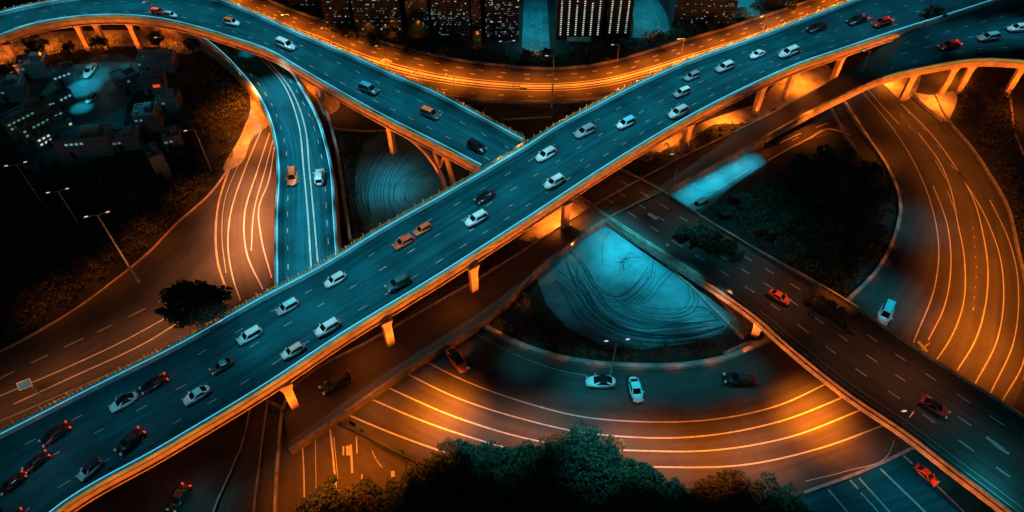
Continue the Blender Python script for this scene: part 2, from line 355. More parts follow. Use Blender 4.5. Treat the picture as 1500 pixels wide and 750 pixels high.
# slabs with tyre marks
PAD1 = [(862, 340), (885, 318), (930, 345), (980, 383), (1030, 423), (1072, 468), (1060, 487), (1010, 503), (940, 512), (880, 505), (830, 480), (800, 445), (785, 405), (820, 372)]
poly('paved_yard', PAD1, .04, M['slab'], sharp=True)
PAD2 = [(520, 262), (530, 215), (560, 190), (610, 178), (690, 235), (665, 275), (600, 320), (545, 350), (522, 300)]
poly('paved_yard', PAD2, .04, M['slab'])
def fam(ctrl, n, spread, jit, z=.04, w=(.07, .22)):
    out = []
    C = px(ctrl, z)
    for i in range(n):
        o = (i/(n-1)-.5)*spread if n > 1 else 0
        D = C.copy(); k = len(C); t = np.linspace(0, 1, k); ph = random.uniform(0, 6)
        for j in range(k):
            tt = C[min(j+1, k-1)]-C[max(j-1, 0)]; tt = tt/np.linalg.norm(tt)
            off = o*(.55+.6*math.sin(t[j]*3+i*.13))+jit*math.sin(t[j]*5+ph)
            D[j][0] += -tt[1]*off; D[j][1] += tt[0]*off
        a = random.uniform(0, .14); b = random.uniform(.86, 1)
        out.append((D[int(a*k):int(b*k)+1], random.uniform(*w), .012+.001*(i % 7)))
    return out
tm = fam([(805, 396), (840, 425), (868, 462), (910, 485), (960, 493), (1030, 488), (1062, 478)], 16, 5.5, .25)
tm += fam([(828, 368), (852, 395), (868, 425), (905, 440), (938, 418), (952, 392)], 7, 2.6, .3)
tm += fam([(900, 435), (935, 455), (985, 462), (1035, 455), (1050, 468)], 6, 3.5, .3)
tm += fam([(838, 380), (858, 420), (890, 462), (930, 478), (990, 478), (1055, 470)], 12, 4, .3)
tm += fam([(960, 375), (952, 420), (935, 445), (945, 440), (970, 410), (985, 395)], 2, .8, .2, w=(.1, .18)) + fam([(1010, 420), (1018, 440), (1005, 458), (980, 462)], 3, 1.6, .2, w=(.1, .18))
tm += fam([(905, 330), (885, 350), (882, 385)], 1, 0, .1, w=(.08, .1)) + fam([(875, 430), (905, 405), (930, 380)], 1, 0, .3, w=(.06, .1)) + fam([(800, 430), (830, 433), (870, 425)], 3, 1.2, .2, w=(.1, .2))
for i in range(22):   # branching smudge, a tree's shadow painted in dark strips
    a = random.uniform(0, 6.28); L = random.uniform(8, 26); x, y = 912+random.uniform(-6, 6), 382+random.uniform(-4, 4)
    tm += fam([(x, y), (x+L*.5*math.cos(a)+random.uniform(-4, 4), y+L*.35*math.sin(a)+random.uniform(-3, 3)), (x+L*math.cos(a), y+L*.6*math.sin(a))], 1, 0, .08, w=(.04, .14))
paint('tyre_and_shadow_marks', tm, 'dark_mark')  # tyre marks together with the painted tree-shadow smudge
tm = fam([(575, 200), (545, 235), (530, 280), (545, 330)], 9, 4.5, .2) + fam([(600, 215), (572, 250), (565, 290), (580, 330)], 8, 4, .3) + fam([(640, 245), (600, 262), (590, 290), (610, 310)], 5, 3, .3, w=(.08, .18)) + fam([(620, 220), (650, 240), (655, 262)], 4, 3, .3, w=(.08, .16))
paint('tyre_and_shadow_marks', tm, 'dark_mark')
# misc ground surfaces
poly('side_road', [(425, 100), (520, 130), (600, 175), (567, 193), (520, 194), (488, 190), (470, 170), (450, 130)], .06, M['dark'])
outline_strip('kerb', [(484, 188), (505, 191), (535, 193), (575, 192)], .35, .35, 'conc', .06, kind='structure')
poly('lit_ground_patch', [(415, 92), (462, 108), (492, 135), (495, 160), (478, 170), (466, 150), (446, 125)], .10, M['pale_lit'])  # this and the next patches paint orange light pools in a pale colour
poly('lit_ground_patch', [(760, 350), (785, 325), (850, 280), (888, 300), (872, 322), (850, 338), (820, 352), (795, 358)], .08, M['pale_lit'])
poly('lit_ground_patch', [(930, 232), (985, 200), (1060, 168), (1135, 150), (1120, 172), (1095, 180), (1045, 183), (1012, 205), (975, 218), (945, 236)], .05, M['pale_lit'])
poly('lit_ground_patch', [(1110, 150), (1150, 112), (1205, 90), (1222, 110), (1215, 128), (1175, 145), (1130, 158)], .07, M['pale_lit'])
poly('lit_ground_patch', [(1278, 108), (1310, 112), (1345, 100), (1342, 132), (1322, 148), (1300, 128)], .08, M['pale_lit'])
poly('lit_ground_patch', [(1334, 134), (1360, 139), (1398, 134), (1395, 165), (1385, 178), (1366, 165)], .08, M['pale_lit'])
poly('lit_ground_patch', [(-20, 62), (60, 48), (130, 45), (215, 45), (300, 62), (290, 75), (210, 68), (120, 72), (50, 85), (-20, 98)], .03, M['pale_lit'])
poly('side_road', [(1478, 130), (1530, 110), (1530, 205), (1495, 215), (1484, 180)], .04, M['brown'])
poly('side_road', [(1340, 100), (1440, 95), (1400, 134), (1360, 138), (1338, 130)], .06, M['brown'])
outline_strip('kerb', [(1478, 130), (1482, 165), (1488, 200), (1500, 228)], .4, .3, 'conc', .04, kind='structure')
outline_strip('kerb', [(735, 176), (770, 174), (808, 172)], .25, .4, 'wall', 0, kind='structure')
poly('side_road', [(700, 150), (840, 150), (790, 172), (730, 176)], .02, M['dark'])
poly('footpath', [(905, 332), (975, 372), (1080, 445), (1112, 478), (1085, 492), (1070, 470), (1030, 425), (980, 385), (930, 347)], .06, M['soilwall'])
outline_strip('yard_wall', [(972, 384), (1000, 410), (1040, 450), (1075, 485), (1088, 497)], .45, .7, 'wall', 0, 'low stained wall between the tyre marked yard and the footpath', 'wall')
outline_strip('path_wall', [(1028, 412), (1050, 435), (1078, 468)], .35, .5, 'pale_lit', 0, 'short bright orange wall on the footpath beside the crossing bridge', 'wall')
outline_strip('rubble_wall', [(1060, 520), (1095, 505), (1118, 500), (1122, 488), (1108, 484)], .6, .6, 'wall', 0, 'broken curved wall around the foot of the crossing bridge pier', 'wall')

# ------------------------------------------------------------ bridges
def fence_part(C, root, a, b, name='fence_section'):
    """one 6 m length of railing: posts, rails and pickets"""
    s = np.r_[0, np.cumsum(np.linalg.norm(np.diff(C, axis=0), axis=1))]; mb = MB()
    def at(u): return Vector([float(np.interp(u, s, C[:, k])) for k in range(3)])
    n = 9
    for i in range(n):
        u = a+(b-a)*i/n; p = at(u); h = 1.5+random.uniform(-.25, .35) if i % 3 == 0 else 1.15+random.uniform(-.15, .2)
        w = .24 if i % 3 == 0 else .12
        mb.box((p.x, p.y, p.z+h/2), (w, w, h))
    for hh in (.35, 1.05):
        p, q = at(a), at(b); mb.tube([p+Vector((0, 0, hh)), q+Vector((0, 0, hh))], [.05, .05], 4)
    mb.build(name, M['rail'], root)
def offset_curve(C, o):
    D = C.copy()
    for i in range(len(C)):
        t = C[min(i+1, len(C)-1)]-C[max(i-1, 0)]; t = t/np.hypot(t[0], t[1]); D[i][0] += -t[1]*o; D[i][1] += t[0]*o
    return D
def bridge(name, label, Lpx, Rpx, z, m, lanes=(), depth=1.3, ph=(.9, .9), pm=('para', 'para'), led=(1, 1), fence=None, ground_walls=False, lw=.2):
    """L = far/left side, R = near/right side"""
    A, B = strip_arr(cr(W_(Lpx, z)), cr(W_(Rpx, z)))
    mid = A[len(A)//2]; root = empty(name, (float(mid[0]), float(mid[1]), 0)); tag(root, label, 'bridge')
    mid_ = (A+B)/2
    def into(E, k):   # edge curve moved k metres into the deck
        d = mid_-E; d[:, 2] = 0; return E+d/np.linalg.norm(d, axis=1)[:, None]*k
    deck = surface('deck', into(A, .25), into(B, .25), M[m], root, 8)
    U, V_ = into(A, .5), into(B, .5); n = len(A)
    if not ground_walls:
        VV = [tuple(p-np.array([0, 0, depth*.7])) for p in U]+[tuple(p-np.array([0, 0, depth*.7])) for p in V_]
        mesh('underside', VV, [(i, i+1, n+i+1, n+i) for i in range(n-1)], M['conc'], root)
    for k, (E, side) in enumerate(((A, 1), (B, -1))):
        d = mid_[n//2]-E[n//2]; t = E[n//2+1]-E[n//2-1]; sgn = 1 if (-t[1]*d[0]+t[0]*d[1]) > 0 else -1
        h = ph[k]
        if h: sweep('parapet', E, [(-.05, .0), (.7, .0), (.62, h), (.0, h)], M[pm[k]], root, side=sgn)
        if led[k]: sweep('light_strip', E, [(.50, h+.004), (.64, h+.004), (.64, h+.07), (.50, h+.07)], M['strip'], root, side=sgn)
        bot = 'g' if ground_walls else -depth
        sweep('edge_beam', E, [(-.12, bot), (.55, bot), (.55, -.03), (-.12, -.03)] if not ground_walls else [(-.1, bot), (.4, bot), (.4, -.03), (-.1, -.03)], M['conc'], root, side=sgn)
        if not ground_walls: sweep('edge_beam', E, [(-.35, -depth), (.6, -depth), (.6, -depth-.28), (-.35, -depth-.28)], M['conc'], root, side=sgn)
    if name in ('main_bridge', 'joining_bridge'):
        for i in range(9, n-6, 16):
            mb = MB(); a_, b_ = into(A, .72)[i], into(B, .72)[i]; d_ = (b_-a_)/np.linalg.norm(b_-a_); q_ = np.array([-d_[1], d_[0], 0])*.07
            mb.add([a_-q_+[0, 0, .008], b_-q_+[0, 0, .008], b_+q_+[0, 0, .008], a_+q_+[0, 0, .008]], [(0, 1, 2, 3)]); into_deck(deck, mb, 'trim')
    if lanes:
        mb = MB()
        for l in lanes:
            line_add(mb, mix(A, B, l[0], *(l[2] if len(l) > 2 else (0, 1))), lw, .02, l[1])
        into_deck(deck, mb, 'paint')
    if fence is not None:
        E = A if fence == 0 else B; d = mid_[n//2]-E[n//2]; t = E[n//2+1]-E[n//2-1]; sgn = -1 if (-t[1]*d[0]+t[0]*d[1]) > 0 else 1
        Cf = offset_curve(E, .35*sgn); Cf[:, 2] -= .1
        T = float(np.linalg.norm(np.diff(Cf, axis=0), axis=1).sum()); u = 0
        sweep('fence_ledge', Cf, [(-.42, -.25), (.3, -.25), (.3, .06), (-.42, .06)], M['rail'], root)
        while u < T-1: fence_part(Cf, root, u, min(u+6, T)); u += 6
    return root, A, B
def pier(root, x, y, z, zb=0, w=1.3, d=1.3, rot=0, into=(0, 1)):
    p = P(x, y, z); v = Vector((into[0], into[1], 0)).normalized()*.55; p = p+v; mb = MB(); hh = z-zb; c, s = math.cos(rot), math.sin(rot)
    V = []
    for zz, dd, ww in ((zb-.3, d*.92, w*.92), (z-1.5, d, w), (z+.05, d*1.25, w*1.5)):
        for X, Y in ((-1, -1), (1, -1), (1, 1), (-1, 1)):
            X, Y = X*ww*.5, Y*dd*.5; V.append((p.x+X*c-Y*s, p.y+X*s+Y*c, zz))
    Fc = [(3, 2, 1, 0), (8, 9, 10, 11)]
    for k in (0, 4): Fc += [(k, k+1, k+5, k+4), (k+1, k+2, k+6, k+5), (k+2, k+3, k+7, k+6), (k+3, k, k+4, k+7)]
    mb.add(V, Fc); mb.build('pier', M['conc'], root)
    n_ = Vector((s, -c, 0))
    if n_.dot(v) > 0: n_ = -n_
    spot((p.x+n_.x*4.2-1, p.y+n_.y*4.2-1.5, max(zb+.9, 1.2)), (p.x, p.y, zb+hh*.62), 2200 if hh > 5 else 700, ORG, 95, 1, .12, 'added_pier_spot')  # added spot that brightens the pier's front, no fixture

MAINL = [(-60, 668), (0, 638), (130, 572), (273, 500), (370, 445), (470, 392), (560, 337), (640, 292), (713, 250), (760, 222), (810, 190), (860, 163), (940, 122), (1000, 95), (1060, 73), (1100, 59), (1180, 29), (1240, 6), (1320, -24), (1420, -60)]
MAINR = [(40, 792), (87, 752), (240, 662), (400, 565), (497, 500), (640, 412), (770, 328), (888, 250), (1007, 178), (1100, 130), (1167, 100), (1233, 77), (1313, 50), (1390, 26), (1470, 0), (1560, -30)]
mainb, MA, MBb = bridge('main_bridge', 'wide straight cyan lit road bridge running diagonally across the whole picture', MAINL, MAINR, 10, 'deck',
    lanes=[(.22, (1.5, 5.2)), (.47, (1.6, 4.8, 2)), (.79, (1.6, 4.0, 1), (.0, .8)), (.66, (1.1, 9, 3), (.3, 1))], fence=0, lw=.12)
for x, y, zb in ((418, 566, 1.2), (566, 472, 1.2), (694, 392, .9), (832, 299, 0), (1012, 184, 0), (1120, 128, 0), (1165, 106, 0), (1236, 84, 0)):
    pier(mainb, x, y, 8.4, zb, rot=R(33), w=1.5, d=1.2, into=(-.5, 1))
TL = [(-60, 42), (0, 22), (70, 6), (150, -5), (230, -9), (316, 0), (370, 20), (436, 50), (489, 72), (540, 94), (567, 107), (637, 137), (700, 170), (768, 207)]
TR = [(-60, 80), (0, 58), (43, 42), (87, 33), (167, 27), (233, 32), (283, 43), (333, 58), (400, 82), (430, 100), (503, 143), (570, 180), (640, 215), (703, 248)]
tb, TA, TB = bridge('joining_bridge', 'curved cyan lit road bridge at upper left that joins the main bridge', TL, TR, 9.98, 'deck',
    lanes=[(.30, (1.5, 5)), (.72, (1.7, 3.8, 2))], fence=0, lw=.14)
for x, y in ((8, 66), (110, 36), (137, 34), (187, 34), (465, 126), (568, 184)): pier(tb, x, y, 8.4, 0, rot=R(-35 if x > 400 else 0), w=1.3, d=1.1, into=(.5 if x > 400 else 0, 1))
for pts, w in (([(566, 184, 8.4), (607, 207, 8.2), (633, 235, 6.5), (648, 262, 3.5), (654, 284, 0)], .55), ([(633, 213, 8.4), (642, 240, 4.5)], .5), ([(653, 226, 8.4), (668, 285, .2)], .6), ([(653, 226, 8.4), (644, 244, 4.5)], .4)):
    mb = MB(); C = cr([P(*q) for q in pts], step=.8); mb.tube(C, [w]*len(C), 8); mb.build('arch_rib' if len(pts) > 2 else 'strut', M['conc'], tb)
# brown road rising into the right branch
BRR = [(424, 661, 1.2), (510, 603, 1.2), (600, 540, 1.2), (725, 460, 1.2), (793, 392, 1.4), (868, 335, 1.4), (985, 275, 1.2), (1060, 236, 1.3), (1110, 208, 2.4), (1227, 145, 6.2), (1293, 115, 8.6), (1333, 105, 9.4), (1367, 98, 9.9), (1433, 89, 10), (1500, 92, 10), (1560, 100, 10)]
BRL = [(414, 600, 1.2), (425, 572, 1.2), (450, 550, 1.2), (540, 500, 1.2), (660, 432, 1.2), (760, 372, 1.4), (830, 325, 1.4), (940, 262, 1.2), (1020, 220, 1.3), (1060, 201, 2.4), (1160, 150, 6.2), (1235, 107, 8.6), (1300, 64, 9.6), (1330, 47, 9.9), (1400, 25, 10), (1470, 2, 10), (1540, -24, 10)]
A, B = strip_arr(cr(W_(BRL)), cr(W_(BRR)), 260)
iw = int(np.argmin(np.abs(B[:, 0]-P(1130, 197, 5).x)))
broot = empty('branch_bridge', (float(B[iw][0]), float(B[iw][1]), 0)); tag(broot, 'dark road beside the main bridge that climbs and widens into the branch at upper right', 'bridge')
jm = int(np.argmin(np.abs(B[:, 0]-P(1285, 118, 8.5).x)))
surface('deck', A[:jm+1], B[:jm+1], M['brown'], broot, 8)
deckb = surface('deck', A[jm:], B[jm:], M['deck'], broot, 8)
sweep('retaining_wall', B[:iw+1], [(-.25, 'g'), (.25, 'g'), (.2, .6), (-.2, .6)], M['soilwall'], broot)
sweep('retaining_wall', A[:iw+1], [(-.3, 'g'), (.1, 'g'), (.1, .35), (-.3, .35)], M['wall'], broot)
BRB = B[:iw+1]; B2, A2 = B[iw:], A[iw:]
n2 = len(B2); VV = [tuple(p-np.array([0, 0, .9])) for p in A2]+[tuple(p-np.array([0, 0, .9])) for p in B2]
mesh('underside', VV, [(i, i+1, n2+i+1, n2+i) for i in range(n2-1)], M['conc'], broot)
sweep('edge_beam', B2, [(-.45, -1.4), (.3, -1.4), (.3, -.02), (-.45, -.02)], M['conc'], broot)
k5 = int(np.argmin(np.abs(B2[:, 0]-P(1290, 116, 8.6).x)))
sweep('parapet', B2[:k5+1], [(-.4, 0), (.2, 0), (.15, .8), (-.35, .8)], M['wall'], broot)
sweep('parapet', B2[k5:], [(-.4, 0), (.1, 0), (.05, .9), (-.35, .9)], M['para'], broot)
k6 = int(np.argmin(np.abs(A2[:, 0]-P(1318, 52, 9.7).x)))
sweep('median_barrier', A2[k6:], [(-.25, 0), (.25, 0), (.12, .8), (-.12, .8)], M['wall'], broot)
mb = MB()
for t, ds in ((.3, (1.7, 4.5)), (.55, (1.7, 5, 2)), (.8, (1.7, 4.5, 1))): line_add(mb, mix(A2, B2, t, .42, 1), .17, .02, ds)
into_deck(deckb, mb, 'worn')
for x, y in ((1343, 106), (1402, 98), (1427, 96), (1500, 99)): pier(broot, x, y, 8.6, 0, rot=R(-5), w=1.4, d=1.1)
# crossing bridge (runs to lower right)
SEL = [(850, 215, 1.3), (907, 248, 1.3), (967, 280, 1.3), (1010, 308, 1.6), (1100, 363, 3.4), (1240, 443, 5.5), (1323, 500, 5.5), (1500, 613, 5.5), (1600, 680, 5.5)]
SER = [(800, 262, 1.3), (853, 293, 1.3), (880, 312, 1.3), (973, 373, 2.4), (1073, 437, 4.6), (1110, 464, 5.3), (1160, 508, 5.5), (1247, 577, 5.5), (1330, 633, 5.5), (1400, 687, 5.5), (1483, 750, 5.5), (1560, 812, 5.5)]
A, B = strip_arr(cr(W_(SEL)), cr(W_(SER)), 160)
sroot = empty('crossing_bridge', (float(A[60][0]), float(A[60][1]), 0)); tag(sroot, 'dark four lane bridge with orange lit side running down to the lower right corner', 'bridge')
A[:, 2] += .06; B[:, 2] += .06
decks = surface('deck', A, B, M['dark'], sroot, 10); n = len(A)
VV = [tuple(p-np.array([0, 0, .7])) for p in A]+[tuple(p-np.array([0, 0, .7])) for p in B]
mesh('underside', VV, [(i, i+1, n+i+1, n+i) for i in range(n-1)], M['conc'], sroot)
sweep('edge_beam', B, [(-1.0, -1.1), (.3, -1.1), (.3, -.02), (-1.0, -.02)], M['soilwall'], sroot)
sweep('parapet', B, [(-.85, 0), (-.45, 0), (-.5, .8), (-.8, .8)], M['soilwall'], sroot)
sweep('inner_rail', B, [(.0, .0), (.25, .0), (.22, .6), (.05, .6)], M['wall'], sroot)
sweep('edge_beam', A, [(-.25, -1.0), (.3, -1.0), (.3, -.02), (-.25, -.02)], M['conc'], sroot)
sweep('parapet', A, [(-.2, 0), (.1, 0), (.08, .6), (-.18, .6)], M['wall'], sroot)
mb = MB()
for t, ds in ((.22, (2.2, 3.2)), (.46, (2.0, 3.4, 2)), (.70, (2.4, 3.6, 1))): line_add(mb, mix(A, B, t, .12, 1), .2, .02, ds)
line_add(mb, mix(A, B, .9, .5, 1), .08, .02)
into_deck(decks, mb, 'paint')
mb = MB()
line_add(mb, cr(W_([(950, 313), (963, 321)], 1.75, .06)), .9, .03); mb.build('painted_patch', M['para'], sroot)
mb = MB(); line_add(mb, cr(W_([(977, 357), (978, 361)], 2.5, .06)), .5, .03); mb.build('worn_patch', M['worn'], sroot); mb = MB(); line_add(mb, cr(W_([(1445, 640), (1462, 655), (1478, 665)], 5.5, .06)), .5, .03); mb.build('worn_arrow', M['worn'], sroot)
pier(sroot, 1113, 474, 4.2, 0, rot=R(-35), w=1.5, d=1.2, into=(.6, 1))
for x, y in ((1247, 572), (1400, 680)): pier(sroot, x, y-8, 4.4, 0, rot=R(-35), w=1.1, d=1.1, into=(.6, 1))
# cyan curved road, four metres up, passing below both bridges
CYL = [(200, 30), (255, 42), (300, 62), (325, 82), (350, 108), (374, 138), (390, 168), (402, 210), (406, 250), (403, 320), (403, 407), (404, 470)]
CYR = [(290, 10), (350, 35), (395, 68), (430, 107), (450, 140), (467, 173), (480, 213), (488, 250), (493, 317), (496, 360), (500, 420)]
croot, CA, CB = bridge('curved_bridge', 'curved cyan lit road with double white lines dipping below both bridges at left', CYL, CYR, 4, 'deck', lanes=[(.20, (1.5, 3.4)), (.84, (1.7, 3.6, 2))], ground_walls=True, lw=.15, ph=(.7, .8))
mb = MB()
for pts in ([(360, 62), (377, 80), (413, 120), (437, 180), (445, 250), (452, 330), (456, 395)], [(372, 66), (387, 83), (427, 133), (447, 187), (453, 247), (460, 320), (466, 390)]):
    line_add(mb, px(pts, 4), .3, .02)
mb.build('double_line', M['paint'], croot)
outline_strip('service_wall', [(462, 130), (482, 175), (492, 215), (500, 260), (508, 320), (514, 355)], .7, 1.2, 'pale_lit', 0, 'orange lit service wall just right of the curved cyan road', 'wall')

# ------------------------------------------------------------ added lights without fixtures
def along(C, step, start=0):
    s = np.r_[0, np.cumsum(np.linalg.norm(np.diff(C, axis=0), axis=1))]
    for u in np.arange(start, s[-1], step): yield Vector([float(np.interp(u, s, C[:, k])) for k in range(3)]), u/s[-1]
mid = (MA+MBb)/2
for p, t in along(mid, 11, 3):
    wpx = p.x
    e = 4900
    if p.x < -45: e = 1400
    if p.x > 70: e = 3200
    if p.x > 105: e = 2200
    spot((p.x, p.y, 27), (p.x, p.y, 10), e, TEAL, 80, .85, .3, 'added_deck_light')  # added spots above the deck
for p, t in along((TA+TB)/2, 11, 4):
    spot((p.x, p.y, 23), (p.x, p.y, 10), 4000, TEAL, 72, .85, .3, 'added_deck_light')
for p, t in along((CA+CB)/2, 10, 14):
    spot((p.x, p.y, 8.6 if t < .40 else 17), (p.x, p.y, 4), 650 if t < .40 else 7500, TEAL, 66, .9, .3, 'added_deck_light')
for x, y, e in ((1290, 85, 900), (1330, 75, 1500), (1390, 60, 2300), (1440, 55, 2600), (1490, 50, 3400)): down(x, y, 9, 16, e, TEAL, 66)
def added_edge_spots(E, d, z, step, e, col=ORG, start=2, zt=9, a=0, b=1, ang=110):  # spots added outside a deck edge to light its face
    n = len(E); D = offset_curve(E[int(a*n):int(b*n)], d)
    E2 = E[int(a*n):int(b*n)]
    for p, t in along(D, step, start):
        i = int(np.argmin(np.linalg.norm(E2[:, :2]-np.array(p[:2]), axis=1)))
        spot((p.x, p.y, z), (E2[i][0], E2[i][1], zt), e, col, ang, 1, .05, 'added_edge_spot')
added_edge_spots(MBb, -5.5, 3.4, 7, 2300, ORG)
added_edge_spots(MA, 3.3, 9.2, 6, 2600, AMB, zt=10.8, a=.05, b=1)
added_edge_spots(TB, -5, 4.5, 7, 1400, ORG)
added_edge_spots(B2, -6, 2.5, 6, 2600, ORG, a=.2, b=1)
added_edge_spots(TA, 3.3, 9, 7, 1300, AMB, zt=10.8)
added_edge_spots(B, -5, 1.6, 7, 3000, (1, .25, .05), zt=5.6, a=.42)
added_edge_spots(A, 3.2, 6.6, 8, 260, PINK, zt=5.6, a=.15)
added_edge_spots(BRB, -4.5, 1.5, 8, 220, ORG, zt=1.2)
A, B = HWY
for p, t in along(A*.5+B*.5, 11, 4):
    spot((p.x, p.y, 9), (p.x, p.y, 0), 15000 if p.x < -10 or p.x > 25 else 9500, ORG, 95, 1, .3, 'added_highway_spot')  # added spots that brighten the pale streak lines
for x, y, h, e, c, an in [  # added pools of light, no posts above them
    (650, 605, 9, 21000, ORG, 100), (560, 610, 9, 4500, ORG, 110), (740, 640, 9, 3000, ORG, 105), (1190, 610, 9, 22000, ORG, 98), (1120, 650, 9, 6000, ORG, 110), (1235, 655, 8, 3000, ORG, 105), (980, 662, 8, 4200, ORG, 115), (1050, 660, 8, 3200, ORG, 110), (915, 655, 8, 3600, ORG, 115), (800, 640, 9, 2200, ORG, 105),
    (500, 680, 9, 1600, ORG, 110), (365, 320, 9, 16000, PINK, 130), (360, 375, 9, 13000, PINK, 130), (368, 270, 8, 8000, PINK, 120), (372, 210, 8, 9000, (1, .25, .04), 130), (366, 160, 8, 6500, ORG, 130),
    (215, 500, 9.5, 2600, PINK, 130), (110, 550, 9.5, 2000, PINK, 130), (20, 600, 9.5, 1500, PINK, 130), (275, 400, 9.5, 1700, PINK, 130), (280, 465, 9.5, 2400, PINK, 130),
    (1330, 170, 9, 2600, ORG, 120), (1365, 205, 13, 4200, ORG, 100), (1405, 260, 14, 6200, ORG, 105), (1425, 320, 14, 6500, ORG, 105), (1435, 380, 14, 9500, ORG, 105), (1435, 440, 14, 11500, ORG, 105), (1415, 500, 13, 13500, ORG, 105), (1460, 530, 12, 6500, ORG, 105),
    (1300, 125, 5, 4500, ORG, 130), (1370, 152, 6, 5500, ORG, 120), (1170, 125, 6, 5500, ORG, 130), (1060, 180, 5, 4500, ORG, 130), (985, 212, 5, 3000, ORG, 130), (820, 330, 6, 6000, ORG, 130),
    (70, 70, 6, 1500, ORG, 140), (150, 58, 6, 1500, ORG, 140), (250, 60, 6, 1300, ORG, 140), (0, 85, 6, 1800, ORG, 140), (455, 130, 5, 1400, ORG, 130), (500, 160, 7, 900, ORG, 120),
    (1180, 197, 8, 3000, ORG, 100), (1390, 118, 5, 2200, ORG, 140), (1105, 490, 4, 700, ORG, 140), (1060, 450, 5, 500, PINK, 120), (1480, 170, 7, 1200, ORG, 120),
    (900, 352, 11, 6200, TEAL2, 88), (930, 382, 11, 7500, TEAL2, 88), (875, 395, 11, 2600, TEAL2, 90), (985, 428, 11, 4600, TEAL2, 84), (920, 455, 11, 1500, TEAL2, 90), (840, 430, 11, 900, TEAL2, 90), (1035, 462, 10, 2600, TEAL2, 76), (960, 480, 10, 1200, TEAL2, 84), (575, 270, 8.5, 2400, TEAL2, 120), (1002, 293, 9, 3000, TEAL2, 46), (1013, 286, 9, 3000, TEAL2, 46), (1024, 280, 9, 3000, TEAL2, 46), (1035, 274, 9, 3000, TEAL2, 46), (1046, 268, 9, 3000, TEAL2, 46), (1057, 262, 9, 2700, TEAL2, 46), (1068, 255, 9, 2700, TEAL2, 46), (1079, 249, 9, 2700, TEAL2, 46), (1090, 243, 9, 2700, TEAL2, 46), (1101, 237, 9, 2700, TEAL2, 46), (124, 128, 17, 13000, TEAL2, 34), (120, 158, 14, 7000, TEAL2, 26), (140, 112, 15, 4000, TEAL2, 40),
    (770, 530, 9, 900, TEAL2, 74), (860, 555, 10, 1600, TEAL2, 84), (935, 562, 10, 1800, TEAL2, 84), (1010, 558, 10, 1500, TEAL2, 84), (1080, 548, 10, 1300, TEAL2, 84), (1300, 440, 12, 2400, TEAL2, 90), (1340, 330, 12, 1500, TEAL2, 90), (1300, 720, 12, 1700, TEAL2, 110), (1420, 740, 12, 1200, TEAL2, 110), (1080, 340, 18, 2500, TEAL2, 110), (850, 625, 22, 9000, TEAL2, 60), (740, 655, 22, 6500, TEAL2, 62), (870, 690, 22, 6000, TEAL2, 52), (950, 690, 20, 6500, TEAL2, 58), (680, 645, 18, 3000, TEAL2, 60), (1130, 700, 20, 5000, TEAL2, 66), (480, 720, 18, 13000, ORG, 76), (550, 705, 18, 9000, ORG, 66), (620, 675, 18, 8000, ORG, 60), (1030, 695, 18, 7000, ORG, 62), (1090, 695, 18, 5000, ORG, 62), (290, 290, 9, 1300, ORG, 100), (222, 352, 9, 1300, ORG, 100), (155, 408, 9, 1100, ORG, 100), (80, 450, 9, 800, ORG, 100), (335, 180, 10, 2600, ORG, 100), (1215, 460, 14, 2500, ORG, 60), (1295, 230, 8, 1500, ORG, 110), (1440, 210, 12, 900, ORG, 110), (290, 745, 6, 500, TEAL2, 130)]:  # spots above the wood and scrub are added to light foliage
    down(x, y, 0, h, e*(1.15 if c is ORG else 1), c, an)
for x, y, z, h, e, c, an in [(1255, 525, 5.5, 11, 1000, PINK, 105), (1340, 565, 5.5, 11, 1300, PINK, 105), (1148, 440, 5.5, 11, 1300, PINK, 100), (1420, 660, 5.5, 11, 900, TEAL2, 110), (1480, 700, 5.5, 11, 700, TEAL2, 110), (1000, 345, 2, 11, 1300, TEAL2, 90), (1090, 400, 4, 11, 600, TEAL2, 90),
    (540, 530, 1.2, 6, 800, ORG, 120), (670, 455, 1.2, 6, 450, ORG, 120), (1080, 205, 4.5, 7, 800, ORG, 120), (450, 600, 1.2, 6, 350, ORG, 120), (1185, 150, 6, 6, 1500, ORG, 110), (1140, 178, 5, 6, 1100, ORG, 110), (1230, 125, 8, 6, 500, ORG, 110)]:
    down(x, y, z, h, e, c, an)

for p, t in along(px(LIN[1:-1], 0), 6, 2):
    c0 = P(1190, 300); v = Vector((c0.x-p.x, c0.y-p.y, 0)).normalized(); q = p-v*1.9
    spot((q.x, q.y, 2.6), (p.x+v.x*1.5, p.y+v.y*1.5, .6), 170 if t < .55 else 110, (1, .22, .03), 110, 1, .1, 'added_wall_spot')  # spots added to light the loop wall
for p, t in along(px([(750, 503), (830, 530), (920, 538), (1020, 535), (1090, 518)], 0), 7, 2):
    spot((p.x, p.y-2.2, 2.6), (p.x, p.y+1.5, .6), 45+150*t*t, PINK, 110, 1, .1, 'added_wall_spot')  # spots added to light the arc wall
